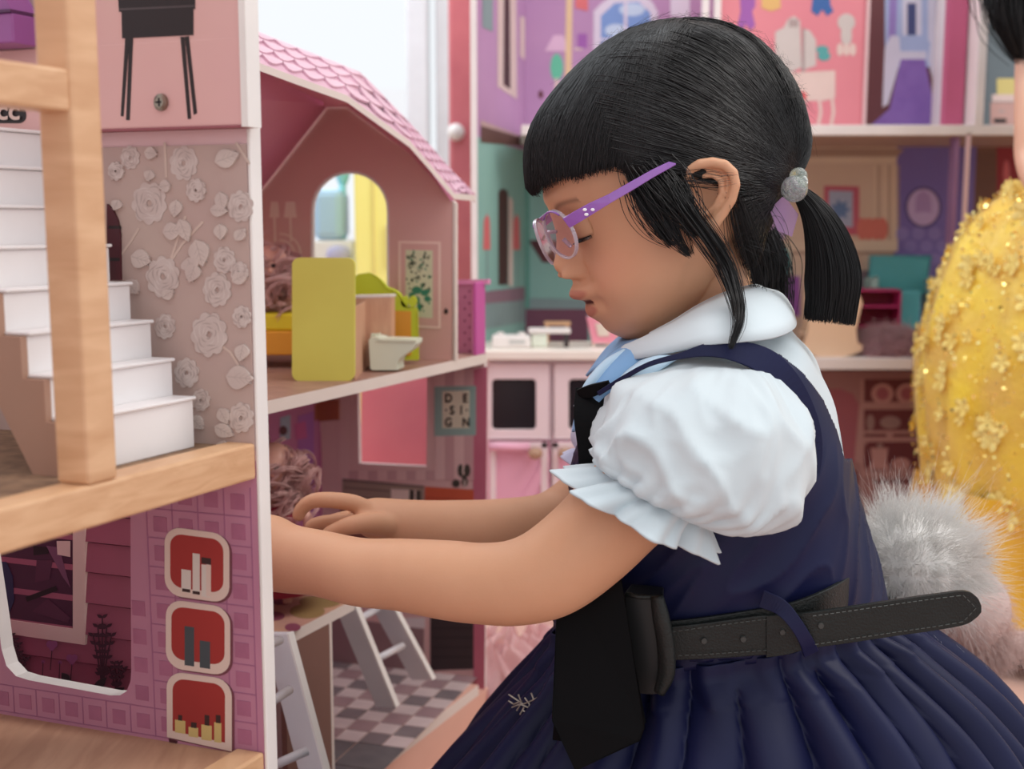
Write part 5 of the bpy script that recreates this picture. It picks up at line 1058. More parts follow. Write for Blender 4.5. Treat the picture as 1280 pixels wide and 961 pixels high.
# fringe: from the crown forwards to the cut line
rg = np.random.default_rng(11); crown = dirof(862, 40, 1); crown[2] = 0; crown = norm(crown)
edge_px = [(659, 236), (664, 241), (672, 238), (684, 230), (696, 224), (708, 220), (722, 221), (738, 215), (755, 211), (772, 208), (782, 214), (790, 226), (797, 242), (804, 258), (812, 274)]
def edge_dirs(n, side):
    out = []
    ds = [dirof(x, y, side) for x, y in edge_px]
    # the first edge points lie on the mid-line
    if True: ds = [norm(A3((ds[0][0], ds[0][1], 0.0)))]+ds
    for k in range(n): t_ = rg.uniform(0, len(ds)-1.001); i = int(t_); out.append(norm(ds[i]*(1-(t_-i))+ds[i+1]*(t_-i)))
    return np.array(out)
for nm_, side, n_ in (('near', 1, 4200), ('far', -1, 1800)):
    en = edge_dirs(n_, side); sdir = np.sign(side)
    st_ = norm(crown[None] + np.stack([en[:, 0]*.35-.05+rg.normal(size=n_)*.1, rg.normal(size=n_)*.03+.1, en[:, 2]*.55+rg.normal(size=n_)*.1], 1))
    en2 = norm(en + rg.normal(size=(n_, 3))*.012 + A3((0, 1, 0))*rg.uniform(-.03, .05, (n_, 1)))
    strands('fringe', flow(st_, en2, 16, (-.02, .012), 12), rg.uniform(.00022, .0004, n_), hairm, girl)
# swept back to the two low ponytails
for side, n_ in ((1, 9500), (-1, 2600)):
    tie = dirof(984, 226, side); 
    if abs(tie[2]) < .25: tie = norm(A3((tie[0], tie[1], .35*side)))
    mids = []
    top = [(862, 40), (900, 34), (935, 50), (965, 80), (985, 108), (998, 140), (1003, 172)]
    tpd = [norm(A3((*dirof(*p, 1)[:2], .02*side))) for p in top]; frn = [dirof(*p, side) for p in ((735, 100), (755, 140), (772, 180), (790, 198), (815, 203), (840, 204), (858, 200), (880, 197), (903, 200), (920, 218), (926, 262), (930, 300), (934, 336))]
    lst = tpd + frn; st_ = []
    area_p = [dirof(*p, side) for p in ((760, 90), (790, 60), (830, 50), (870, 55), (910, 62), (940, 85), (800, 100), (840, 100), (880, 100), (920, 110), (960, 120), (820, 150), (860, 150), (900, 150), (940, 150), (975, 150), (780, 150), (930, 190), (960, 190), (940, 240), (950, 270), (800, 175), (770, 120))]
    for k in range(n_):
        if k % 2: st_.append(norm(area_p[rg.integers(0, len(area_p))]+rg.normal(size=3)*.11)); continue
        L = tpd if k % 5 < 2 else frn; t_ = rg.uniform(0, len(L)-1.001); i = int(t_); st_.append(L[i]*(1-(t_-i))+L[i+1]*(t_-i))
    st_ = norm(np.array(st_)+rg.normal(size=(n_, 3))*.02)
    # also roots spread inside
    t0 = rg.uniform(0, .75, (n_, 1))*(rg.random((n_, 1)) < .6); en = norm(tie[None]+rg.normal(size=(n_, 3))*.045); st2 = norm(st_*(1-t0)+en*t0)
    strands('swept_hair', flow(st2, en, 16, (-.02, .014), 13, .01), rg.uniform(.0002, .00038, n_), hairm, girl)
# fly-away hairs on top
n_ = 260; st_ = norm(np.array([dirof(*p, 1) for p in ((760, 52), (800, 36), (850, 26), (895, 32), (935, 50), (965, 80), (985, 110), (960, 120), (900, 120), (800, 90))])[rg.integers(0, 10, n_)]+rg.normal(size=(n_, 3))*.12); en = norm(st_+rg.normal(size=(n_, 3))*.22+A3((-.1, 0, 0)))
strands('flyaway_hair', flow(st_, en, 10, (0, .01), 15, .02, .06), .00012, hairm, girl)
# loose strands: in front of the ear and over the temple
def lock(ptsY, n, r, spread, seed, name='loose_lock', rad=.0003, tip=.25):
    rg = np.random.default_rng(seed); q, _ = smooth_pts([P(x, y, Y) for x, y, Y in ptsY], [1]*len(ptsY), 6); q = np.array(q); K = len(q); t_ = np.linspace(0, 1, K)[None, :, None]
    w_ = rg.normal(size=(n, 1, 3))*A3((1, .5, 1)); prof_ = spread[0]*(1-t_)+spread[1]*t_+spread[2]*np.sin(math.pi*t_)
    return strands(name, q[None]+w_*prof_+rg.normal(size=(n, 1, 3))*.0004*np.sin(6*t_+rg.uniform(0, 6, (n, 1, 1))), rad, hairm, girl)
lock([(838, 222, .768), (856, 258, .757), (884, 296, .756), (908, 334, .756), (921, 372, .746), (924, 402, .728), (914, 434, .718)], 150, .0003, (.0045, .0007, .0006), 21)
lock([(800, 215, .770), (818, 245, .764), (832, 270, .760), (846, 296, .757), (862, 318, .757)], 110, .0003, (.0055, .001, .0018), 22, 'temple_hair')
lock([(812, 215, .768), (834, 240, .762), (852, 262, .758), (872, 292, .757)], 170, .0003, (.0065, .0015, .002), 32, 'temple_hair')
lock([(795, 222, .772), (806, 250, .766), (822, 280, .762), (838, 306, .760)], 120, .0003, (.0045, .001, .002), 23, 'temple_hair')
lock([(850, 226, .760), (874, 224, .752), (895, 226, .749), (915, 224, .756)], 12, .0002, (.003, .002, .001), 24, 'loose_lock', .0002)
lock([(920, 250, .765), (932, 290, .78), (942, 320, .79), (948, 345, .80), (944, 360, .80)], 90, .0003, (.005, .003, .004), 25, 'nape_hair', .0002)
lock([(930, 300, .78), (952, 306, .79), (962, 322, .80), (955, 340, .80)], 16, .0002, (.003, .004, .003), 26, 'nape_hair', .00018)
# far ponytail behind the neck
lock([(950, 300, .93), (950, 335, .93), (949, 370, .93), (956, 410, .93)], 900, .0003, (.006, .008, .004), 28, 'far_ponytail', .0004)
# near ponytail
Yp = .80
pcore = MB(); cl_ = [(990, 236, 5), (1004, 246, 9), (1020, 268, 17), (1032, 296, 25), (1039, 325, 31), (1041, 350, 34), (1040, 372, 32), (1037, 388, 22), (1034, 397, 8)]
q, rr2 = smooth_pts([P(x, y, Yp) for x, y, r_ in cl_], [r_*.00053*.74 for x, y, r_ in cl_], 4); pcore.tube(q, rr2, 24, flat=.8); pcore.build('ponytail', hairm, girl, smooth=True)
nP = 3200; rg = np.random.default_rng(31); ths = rg.uniform(0, 6.283, nP); rad_ = np.sqrt(rg.uniform(.45, 1.0, nP)); q = np.array([P(x, y, Yp) for x, y, r_ in cl_[:-2]]+[P(1036, 402, Yp)]); wr_ = [r_ for _, _, r_ in cl_[:-2]]+[31]
tK = np.linspace(0, len(q)-1, 22); cx_ = [curve(list(zip(range(len(q)), q[:, c]))) for c in range(3)]; rad_c = curve(list(zip(range(len(q)), wr_)))
cen = np.stack([cx_[c](tK) for c in range(3)], 1); tg = norm(np.gradient(cen, axis=0)); sx_v = norm(np.cross(tg, A3((0, 1, 0)))); rc = rad_c(tK)*.00053
paths = cen[None] + (np.cos(ths)*rad_)[:, None, None]*sx_v[None]*rc[None, :, None] + (np.sin(ths)*rad_*.8)[:, None, None]*A3((0, 1, 0))*rc[None, :, None]
Ls = rg.uniform(.86, 1.02, nP); idx = Ls[:, None]*(21)*np.linspace(0, 1, 22)[None]/1.0; idx = np.clip(idx, 0, 20.999); i0 = idx.astype(int); fr_ = (idx-i0)[..., None]
paths = paths[np.arange(nP)[:, None], i0]*(1-fr_)+paths[np.arange(nP)[:, None], i0+1]*fr_
paths = paths + rg.normal(size=(nP, 1, 3))*.0006
strands('ponytail_hair', paths, .0003, hairm, girl, .4)
# hair bobbles
glit = mat('clear_glitter_bead', (238, 244, 234), .08, (176, 196, 186), 420, trans=.75, bump=.8, bscale=500)
hbq = thing('hair_tie', 'clear glittery bead hair tie holding the near ponytail', 'hair tie', P(993, 234, .775))
MB().ell(P(993, 236, .772), .0085, 24, 16).build('bead', glit, hbq, smooth=True); MB().ell(P(998, 220, .776), (.0058, .0055, .0055), 18, 12).build('bead', glit, hbq, smooth=True)
MB().tube([P(1003+5*math.cos(a), 227+6*math.sin(a), .772) for a in np.linspace(0, 6.28, 16)], .0012, 8).build('loop', mat('clear_loop', (230, 236, 232), .1, trans=.3), hbq, smooth=True)
MB().tube([P(988+7*math.cos(a), 236+11*math.sin(a), .782+.008*math.sin(a)) for a in np.linspace(0, 6.28, 20)], .0022, 8).build('band', mat('lilac_band', (196, 160, 206), .5), hbq, smooth=True)
m_ = MB(); m_.prism([P(*p, .80) for p in ((978, 246), (986, 252), (998, 268), (990, 296), (972, 288), (962, 262))], (0, .001, 0)); m_.build('ribbon', mat('sheer_lilac_ribbon', (190, 150, 196), .5, alpha=.55), hbq)
h2 = thing('hair_tie', 'tiny clear bead hair tie at the back of the head', 'hair tie', P(997, 165, .83)); MB().ell(P(998, 165, .826), .0042, 16, 10).build('bead', glit, h2, smooth=True); MB().tube([P(997, 160, .828), P(992, 168, .828), P(994, 176, .828)], .002, 8).build('band', glit, h2, smooth=True)
# ------------------------------------------------------------------ glasses
gls = thing('eyeglasses', 'round clear-rimmed glasses with purple arms worn by the girl', 'glasses', P(700, 293, .80))
rimm = mat('clear_rim_plastic', (236, 222, 232), .12, trans=.5, coat=.5); armm = mat('purple_plastic_clear', (168, 110, 206), .18, (150, 92, 190), 30, trans=.15, coat=.6); lensm = mat('lens_glass', (246, 228, 248), .0, (246, 232, 250), trans=1, spec=.5)  # lens colour carries a painted purple reflection
def lens(pxc, Yc, rx, ry, tw, rot, side):
    c = P(*pxc, Yc); ang = math.radians(rot); 
    ax = A3((math.cos(math.radians(tw)), math.sin(math.radians(tw)), 0))*0
    wv = norm(A3((-math.sin(ang)*0+.0, 1, 0))); return c
hfw = norm(ft*.985 + ut*-.08)
gu = norm(ut*.96 + ft*.03)
for nm_, sg, pxc, Yc in (('near', 1, (700.5, 293), .80), ('far', -1, (682, 302), .856)):
    c = P(*pxc, Yc); sv = norm(hs*sg*.93 - ft*.34)*sg; R_ = []
    for k in range(40):
        a = 2*math.pi*k/40; R_.append(c + sv*.0178*math.cos(a) + gu*.0165*math.sin(a))
    rim = MB(); nrm_ = norm(np.cross(sv, gu)); nrm_ = nrm_ if nrm_ @ ft > 0 else -nrm_
    n_ = len(R_); rings = []
    for k in range(n_+1):
        p = R_[k % n_]; o_ = norm(p-c); rings.append([p+o_*.0009+nrm_*.0012, p+o_*.0009-nrm_*.0012, p-o_*.0007-nrm_*.0012, p-o_*.0007+nrm_*.0012])
    rim.loft(rings); rim.build('rim', rimm, gls, smooth=False, bevel=.0003)
    le = MB(); le.prism([c+(p-c)*.965+nrm_*.0003 for p in R_], -nrm_*.0008); le.build('lens', lensm, gls)
    br = MB(); ang0 = [p for p in R_]; br.tube([c+sv*.0178*math.cos(a)+gu*.0165*math.sin(a)+nrm_*.0012 for a in np.linspace(math.pi*.72, math.pi*.28, 9)], .0008, 8); br.build('brow_bar', armm, gls, smooth=True)
def armp(px, py, Y): return P(px, py, Y)
am = MB(); topl = [(703, 273), (716, 265), (736, 254), (760, 243), (790, 226), (815, 212), (836, 202), (845, 204)]; bot = [(712, 285), (724, 278), (742, 267), (763, 254), (792, 237), (818, 221), (836, 211), (845, 206)]; Ys = [.776, .771, .766, .761, .757, .7545, .753, .753]
rings = []
for (a_, b_, Y) in zip(topl, bot, Ys): A_, B_ = P(*a_, Y), P(*b_, Y); th_ = A3((0, .0018, 0)); rings.append([A_, B_, B_+th_, A_+th_])
am.loft(rings); am.build('temple_arm', armm, gls, bevel=.0004)
far = MB(); far.loft([[q_ - 2*hs*((q_-HO) @ hs) for q_ in r_] for r_ in rings[:-1]]); far.build('temple_arm', armm, gls, bevel=.0004)
stn = MB()
for x, y in ((731, 262), (741, 262), (745, 253), (733, 268)): stn.ell(P(x, y, .7655), (.0014, .0006, .0010), 8, 6)
stn.build('white_motif', mat('white_motif_paint', (250, 246, 252), .3), gls)
cL, cR = P(700.5, 293, .80), P(682, 302, .856)
MB().tube([cL+A3((-.002, .015, .002)), (cL+cR)/2+A3((-.004, 0, .004)), cR+A3((-.002, -.015, .002))], .0013, 10).build('bridge', rimm, gls, smooth=True)
for c, s in ((cL, 1), (cR, -1)): MB().tube([c+A3((.003, .012*s, -.003)), c+A3((.008, .014*s, -.008))], .0016, 8).build('nose_pad', rimm, gls, smooth=True)
from mathutils import noise
def nz(x, y, z=0): return noise.noise(Vector((x, y, z)))
def ridge(x, y, z=0): return 1-2*abs(nz(x, y, z))**.6
# ------------------------------------------------------------------ clothes of the girl
shirtm = mat('white_cotton', (204, 214, 218), .75, (196, 208, 214), 8, bump=.15, bscale=60, sheen=.2)
collm = mat('white_collar_cotton', (212, 221, 226), .7, (206, 217, 222), 8, bump=.1, bscale=80)
bluem = mat('light_blue_cotton', (136, 178, 220), .7, (120, 164, 210), 9, bump=.1, bscale=80)
navy = mat('navy_satin', (21, 25, 64), .5, (17, 20, 54), 10, spec=.25, bump=.08, bscale=60)
blk = mat('black_satin', (8, 8, 11), .65, (6, 6, 8), 10, spec=.12); leath = mat('black_leather', (20, 25, 24), .45, (15, 19, 18), 60, spec=.4, bump=.3, bscale=700)
def sinn(x, a, p): return math.sin(x*a+p)
def cloth(name, secs, m_, n=120, p=2.3, disp=None, sub=8, th=.0012, parent=girl, keep=None, caps=False):
    """secs: (front px, back px, Y centre, half thickness) stacked down the figure, interpolated smoothly"""
    K = len(secs); t = np.arange(K); A_ = [[s[0][0] for s in secs], [s[0][1] for s in secs], [s[1][0] for s in secs], [s[1][1] for s in secs], [s[2] for s in secs], [s[3] for s in secs]]
    fc_ = [curve(list(zip(t, a))) for a in A_]; tt = np.linspace(0, K-1, (K-1)*sub+1); m = MB(); rings = []; info = []
    for i, q in enumerate(tt):
        v = [float(f_(q)) for f_ in fc_]; r_ = ring_fb((v[0], v[1]), (v[2], v[3]), v[4], v[5], n, p); c = sum(r_)/n
        if disp: r_ = [x + norm(x-c)*disp(q, 2*math.pi*j/n) for j, x in enumerate(r_)]
        rings.append(r_)
    if keep is None: m.loft(rings, caps=caps)
    else:
        pts = [x for r_ in rings for x in r_]; fs = []
        for i in range(len(rings)-1):
            for j in range(n):
                f_ = [i*n+j, i*n+(j+1) % n, (i+1)*n+(j+1) % n, (i+1)*n+j]; ce = sum(pts[k] for k in f_)/4
                if keep(ce, tt[i], 2*math.pi*j/n): fs.append(f_)
        m.add(pts, fs)
    o = m.build(name, m_, parent, smooth=True); so = o.modifiers.new('s', 'SOLIDIFY'); so.thickness = th; so.offset = -1
    return o
# j angle: 0 = front, 90 deg = near side, 180 = back, 270 = far side
def sw(q, a): return .0012*math.sin(7*a+2.3*q)+.0009*math.sin(13*a-3.1*q)
TOR = [((836, 415), (950, 386), YM, .043), ((812, 432), (978, 408), YM, .070), ((775, 462), (1005, 440), YM, .094), ((748, 500), (1024, 490), YM, .104), ((734, 550), (1040, 550), YM, .107), ((722, 620), (1058, 625), YM, .106), ((708, 690), (1078, 700), YM, .104), ((700, 775), (1086, 735), YM, .103)]
cloth('blouse', TOR, shirtm, disp=lambda q, a: sw(q, a), sub=6)
def keepP(ce, q, a):
    x, y = proj(ce)
    near = ce[1] < YM
    if near:
        # arm hole and chest opening on the near side
        if inpoly(x, y, [(600, 380), (905, 380), (905, 432), (870, 443), (815, 458), (765, 484), (750, 500), (722, 486), (600, 486)]): return False
        if inpoly(x, y, [(750, 500), (765, 484), (815, 458), (870, 443), (905, 440), (950, 452), (985, 480), (1004, 540), (1000, 600), (945, 630), (890, 655), (810, 620), (752, 570)]): return False
        if y < 430 and x < 905: return False
        if inpoly(x, y, [(905, 380), (1100, 380), (1100, 572), (1054, 575), (1045, 540), (1027, 500), (1003, 468), (975, 445), (940, 433), (905, 430)]): return False
        return y > 415
    return not (y < 470 and x < 900) and y > 430 and not (ce[1] < YM+.05 and inpoly(x, y, [(905, 380), (1100, 380), (1100, 572), (1054, 575), (1045, 540), (1027, 500), (1003, 468), (975, 445), (905, 430)]))
TORP = [(f_, b_, Y, d+.0035) for f_, b_, Y, d in TOR]; TORP = [((f_[0]-5, f_[1]), (b_[0]+(7 if i > 5 else 5), b_[1]), Y, d) for i, (f_, b_, Y, d) in enumerate(TORP)]
cloth('bodice', TORP, navy, n=480, sub=26, disp=lambda q, a: .0010*math.sin(5*a+1.9*q)+.0008+(.0024*min(1, max(0, q-3.6))*ridge(4.2*a+1.3*q, .5*q-a*.6, 4))*(1 if math.sin(a) > -.2 else 0), keep=keepP)
def ribbon(name, pts, m_, wd, th=.0016, par=girl, nrm=A3((0, -1, 0)), bev=.0004, k=6):
    """flat band through (px, py, Y) points; wd in metres, seen broadside from the normal"""
    t = np.arange(len(pts)); q = [curve(list(zip(t, [p[c] for p in pts]))) for c in range(3)]; w_ = curve(list(zip(t, wd if hasattr(wd, '__len__') else [wd]*len(pts))))
    tt = np.linspace(0, len(pts)-1, (len(pts)-1)*k+1); P_ = np.array([P(q[0](s), q[1](s), float(q[2](s))) for s in tt]); T = norm(np.gradient(P_, axis=0)); rings = []
    for i, p in enumerate(P_):
        s_ = norm(np.cross(T[i], nrm)); nn = norm(np.cross(s_, T[i])); h = float(w_(tt[i]))/2; rings.append([p+s_*h+nn*th/2, p-s_*h+nn*th/2, p-s_*h-nn*th/2, p+s_*h-nn*th/2])
    return MB().loft(rings).build(name, m_, par, smooth=False, bevel=bev)
# shoulder strap: piping at the chest widening over the shoulder to the back
SN = norm(A3((.1, -1, .45)))
ribbon('shoulder_strap', [(748, 492, .752), (780, 472, .742), (812, 455, .735), (850, 445, .731), (888, 437, .7295), (925, 440, .729), (962, 456, .733), (992, 492, .738), (1012, 545, .742), (1008, 600, .742), (985, 650, .74)], navy, [.003, .003, .003, .004, .009, .014, .018, .018, .016, .014, .008], .002, nrm=SN)
ribbon('front_strap', [(738, 486, .768), (735, 520, .758), (737, 560, .755), (738, 600, .755), (734, 660, .76)], blk, [.019, .018, .015, .015, .02], .004, nrm=norm(A3((-.25, -1, 0))))
ribbon('bow_knot', [(724, 492, .766), (740, 488, .758), (762, 480, .752)], blk, [.006, .008, .005], .003)
# shirt showing behind the pinafore edge
ribbon('back_piping', [(1009, 450, .80), (1027, 485, .80), (1042, 525, .80), (1052, 572, .80)], collm, [.004, .006, .005, .003], .003)
# puff sleeve
def puff(q, a):
    d = .0015*math.sin(6*a+1.3*q)+.0011*math.sin(11*a-2*q)
    d += .0042*ridge(1.1*math.cos(a)*1.6+.35*q, 1.1*math.sin(a)*1.6+.2*q, .55*q+3)*min(1, q/1.5)*min(1, max(0, 5.6-q)) + .0016*min(1, max(0, 6-q))*ridge(3*math.cos(a), 3*math.sin(a), 1.0*q+9)
    if q > 3.2: d += .0022*min(1, (q-3.2)/1.6)*math.sin(26*a+1.2*math.sin(3*a))
    if q < 2.2: d += .0013*math.sin(20*a+.8*math.sin(5*a))*(2.2-q)/2.2
    return d
SLV = [((896, 452), (925, 453), .762, .012), ((846, 457), (965, 468), .750, .040), ((786, 484), (1000, 520), .735, .056), ((756, 525), (1007, 578), .727, .063), ((746, 558), (985, 634), .722, .061), ((750, 578), (930, 655), .719, .051), ((768, 592), (880, 648), .718, .0365)]
cloth('puff_sleeve', SLV, shirtm, n=200, p=2.1, sub=8, disp=puff, caps=False)
SLR = [((754, 574), (905, 636), .719, .043), ((757, 586), (882, 648), .717, .040), ((728, 592), (882, 664), .715, .045), ((702, 597), (884, 686), .713, .050)]
cloth('sleeve_ruffle', SLR, shirtm, n=220, p=2.1, sub=8, disp=lambda q, a: (.0012*math.sin(26*a) if q < 1 else 0)+.0078*(q/3)**1.4*math.sin(8*a+.9+.9*math.sin(2*a))+.0032*(q/3)*math.sin(19*a+.8*q))
# far sleeve
FS = [(a, b_, .925+.0, d) for a, b_, _, d in [((800, 470), (930, 470), 0, .02), ((760, 482), (960, 500), 0, .045), ((728, 510), (950, 560), 0, .052), ((716, 545), (900, 620), 0, .05), ((728, 566), (850, 630), 0, .036), ((716, 566), (850, 640), 0, .04), ((704, 572), (846, 655), 0, .045)]]
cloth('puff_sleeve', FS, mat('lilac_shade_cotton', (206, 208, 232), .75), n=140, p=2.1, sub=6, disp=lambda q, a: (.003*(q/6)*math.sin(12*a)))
# collar: near flap and far flap laid over the shoulders
def flap(name, inner, outer, m_, k=10, nb=7, sag=.004, th=.0016):
    t = np.arange(len(inner)); tt = np.linspace(0, len(inner)-1, (len(inner)-1)*k+1)
    fi = [curve(list(zip(t, [p[c] for p in inner]))) for c in range(3)]; fo = [curve(list(zip(t, [p[c] for p in outer]))) for c in range(3)]; rings = []
    for q in tt:
        a, b_ = P(fi[0](q), fi[1](q), float(fi[2](q))), P(fo[0](q), fo[1](q), float(fo[2](q)))
        rings.append([a*(1-s)+b_*s+A3((0, -1, .8))*sag*math.sin(math.pi*s)*1.0 for s in np.linspace(0, 1, nb)])
    o = MB().loft(rings, closed=False, caps=False).build(name, m_, girl, smooth=True); so = o.modifiers.new('s', 'SOLIDIFY'); so.thickness = th; so.offset = 0; return o
flap('collar', [(786, 432, .795), (812, 418, .786), (842, 402, .779), (872, 383, .778), (900, 369, .784), (925, 361, .794), (944, 357, .812), (958, 362, .838)],
     [(768, 452, .792), (802, 448, .762), (842, 440, .742), (884, 431, .730), (928, 427, .729), (968, 422, .738), (993, 410, .764), (992, 390, .825)], collm, sag=.006)
flap('collar_stand', [(812, 416, .790), (842, 400, .783), (872, 381, .782), (900, 367, .788), (925, 359, .797), (944, 355, .813), (956, 360, .838)],
     [(812, 424, .788), (842, 408, .781), (872, 390, .780), (900, 376, .786), (925, 368, .795), (944, 365, .812), (956, 370, .838)], collm, sag=0)
flap('collar_front', [(800, 424, .80), (788, 425, .825), (780, 423, .85), (776, 420, .88)], [(770, 466, .775), (745, 462, .80), (733, 470, .84), (740, 460, .89)], bluem, sag=.004)
# light blue neckerchief hanging from the collar to the strap
flap('neckerchief', [(790, 426, .80), (764, 442, .792), (742, 468, .785), (724, 500, .782), (716, 540, .79)], [(812, 446, .772), (795, 464, .762), (768, 486, .758), (748, 505, .760), (726, 552, .775)], bluem, sag=.005)
flap('neckerchief_edge', [(778, 438, .785), (755, 452, .778), (734, 476, .773), (718, 508, .772)], [(786, 446, .780), (764, 461, .773), (744, 484, .768), (724, 512, .770)], mat('pale_blue_cotton', (190, 218, 238), .7), sag=.003)
flap('blouse_placket', [(800, 452, .760), (782, 466, .752), (768, 482, .748)], [(850, 446, .742), (826, 462, .738), (800, 480, .738)], mat('pale_blue_cotton', (190, 218, 238)), sag=.003)
# skirt, gathered into the waist
WA = [((697, 786), (1089, 728), YM, .1085), ((694, 806), (1094, 748), YM, .110), ((678, 836), (1135, 775), YM, .122), ((630, 892), (1215, 835), YM, .150), ((575, 958), (1278, 915), YM, .178), ((530, 1030), (1310, 1010), YM, .20), ((500, 1140), (1330, 1130), YM, .215), ((470, 1290), (1350, 1290), YM, .225)]
def pleat(q, a):
    q = max(0, q-1) if q > 1 else 0*q; g = min(1, (q+.4)/1.0); s = 17*a+.55*q+1.6*math.sin(2.2*a+.5); s2 = 23*a-.4*q+1.3*math.sin(3*a)
    r1_ = abs(math.sin(s))**.7*1.6-1; return g*(.0085+.003*q)*r1_*.8+g*.0036*math.sin(s2)+(.0014*math.sin(46*a) if q < .8 else 0)
def wshift(q, a): return pleat(q, a)
sk = cloth('skirt', WA, navy, n=420, p=2.25, sub=14, disp=wshift, th=.0015)
for v in sk.data.vertices:
    z_w = v.co.z + girl['_w'][2]
    if z_w < .004: v.co.z = .004-girl['_w'][2]
# waist piece between bodice and skirt
cloth('waistband', [((700, 770), (1087, 715), YM, .1075), ((697, 790), (1089, 735), YM, .1075)], navy, n=160, sub=4, disp=lambda q, a: .0012*math.sin(40*a))
# silver embroidery on the skirt front
em = MB(); silv = mat('silver_thread', (196, 190, 178), .35, (160, 152, 140), 300, metal=.5)
SKP = Plane(P(655, 880, .80), (-.75, -.6, .25))
for pth in ([(636, 868), (645, 874), (654, 880), (664, 876), (672, 872)], [(640, 884), (650, 880), (660, 884), (668, 890)], [(648, 868), (652, 878), (646, 888)], [(656, 872), (662, 880), (660, 892), (654, 888)], [(664, 866), (668, 876), (674, 882)], [(636, 876), (642, 880), (652, 876)], [(655, 884), (650, 893)]): em.tube([SKP.hit(*p) for p in pth], .0006, 6)
em.build('embroidery', silv, girl)
# belt -----------------------------------------------------------
def beltring(name, secs, a0, a1, h0, h1, m_, off=.004, th=.0025):
    pass
belt = thing('belt', 'black leather belt with stitched edges, its pointed free end sticking out behind the girl', 'belt', P(1000, 790, .74))
def band(name, top, bot, m_, par=belt, th=.003, bev=.0006, k=8):
    t = np.arange(len(top)); ft_ = [curve(list(zip(t, [p[c] for p in top]))) for c in range(3)]; fb_ = [curve(list(zip(t, [p[c] for p in bot]))) for c in range(2)]; rings = []; tt = np.linspace(0, len(top)-1, (len(top)-1)*k+1)
    pts = [(P(ft_[0](q), ft_[1](q), float(ft_[2](q))), P(fb_[0](q), fb_[1](q), float(ft_[2](q)))) for q in tt]
    for i, (a, b_) in enumerate(pts):
        T = pts[min(i+1, len(pts)-1)][0]-pts[max(i-1, 0)][0]; nn = norm(np.cross(T, b_-a)); nn = nn if nn[1] < 0 else -nn
        rings.append([a, b_, b_-nn*th, a-nn*th])
    return MB().loft(rings).build(name, m_, par, bevel=bev), pts
band('waist_strap', [(826, 778, .729), (880, 772, .727), (940, 763, .727), (985, 755, .7235), (1030, 739, .728), (1062, 721, .750), (1082, 704, .785), (1094, 697, .83)], [(826, 822), (880, 822), (940, 818), (985, 808), (1030, 790), (1062, 770), (1084, 742), (1094, 732)], leath)
band('free_strap', [(958, 770, .7215), (985, 768, .719), (1010, 766, .716), (1060, 759, .714), (1120, 750, .713), (1170, 743, .713), (1206, 739, .713), (1221, 746, .713), (1227, 757, .713)], [(958, 822), (985, 818), (1010, 811), (1060, 804), (1120, 795), (1170, 788), (1206, 781), (1221, 772), (1227, 765)], leath)
band('front_strap', [(826, 785, .7255), (880, 779, .7235), (940, 771, .7228), (972, 768, .7225)], [(826, 826), (880, 824), (940, 820), (972, 818)], leath)
stt = MB(); stm_ = mat('grey_stitching', (78, 82, 80), .6)
def stitches(pp, Yf):
    for k in range(len(pp)-1):
        (x0_, y0_), (x1_, y1_) = pp[k], pp[k+1]; n_ = max(1, int(math.hypot(x1_-x0_, y1_-y0_)/7))
        for i in range(n_):
            t0, t1 = i/n_, (i+.62)/n_; a = P(x0_+(x1_-x0_)*t0, y0_+(y1_-y0_)*t0, Yf); b_ = P(x0_+(x1_-x0_)*t1, y0_+(y1_-y0_)*t1, Yf); stt.tube([a, b_], .0003, 4)
stitches([(1016, 770), (1060, 764), (1120, 755), (1170, 748), (1204, 744), (1220, 760), (1204, 777), (1170, 783), (1120, 790), (1060, 799), (1016, 806)], .7127)
stitches([(832, 791), (880, 784), (940, 776), (968, 773)], .7218); stitches([(832, 820), (880, 818), (940, 814), (968, 812)], .7218)
stt.build('stitching', stm_, belt, kind='stuff')
hl = MB()
for x, y, Y in ((880, 801, .7228), (929, 799, .7222), (978, 790, .7195), (1026, 782, .7148)): c_ = P(x, y, Y); hl.tube([c_, c_+A3((0, -.0008, 0))], [.0021, .0017], 14)
hl.build('punch_hole', mat('hole_dark', (60, 60, 58), .5), belt, kind='stuff')
ribbon('belt_loop', [(952, 748, .722), (975, 758, .7165), (992, 776, .7125), (1006, 798, .7125), (1014, 816, .718)], navy, [.011, .010, .0085, .0085, .010], .0025, par=belt)
# black sash and pouch on the near front
band('sash', [(706, 720, .745), (735, 716, .726), (768, 712, .717)], [(690, 925), (745, 930), (806, 905)], blk, par=girl, th=.003)
sh_ = MB(); Ysh = FP(.716)
sh_.prism([P(x, y, Y) for x, y, Y in ((700, 700, .728), (772, 706, .716), (806, 908, .685), (800, 925, .683), (720, 961, .69), (690, 900, .70))], (0, .004, 0)); sh_.build('sash_end', blk, girl, bevel=.001)
pc = thing('belt_pouch', 'small black leather pouch hanging at the front of the belt', 'pouch', P(810, 870, .72))
band('flap', [(780, 741, .722), (806, 743, .718), (828, 745, .716)], [(780, 862), (806, 868), (824, 868)], mat('pouch_leather_dark', (20, 22, 24), .45), par=pc, th=.02, bev=.003)
pm_ = MB(); q_, r2_ = smooth_pts([P(x, y, .708) for x, y in ((821, 744), (826, 770), (832, 805), (833, 840), (824, 866))], [.0045, .006, .0062, .006, .004]); pm_.tube(q_, r2_, 16, flat=.8); pm_.build('rolled_edge', leath, pc, smooth=True)
MB().tube([P(782, 742, .714), P(800, 746, .711), P(822, 746, .709)], .0016, 8).build('top_piping', leath, pc, smooth=True)
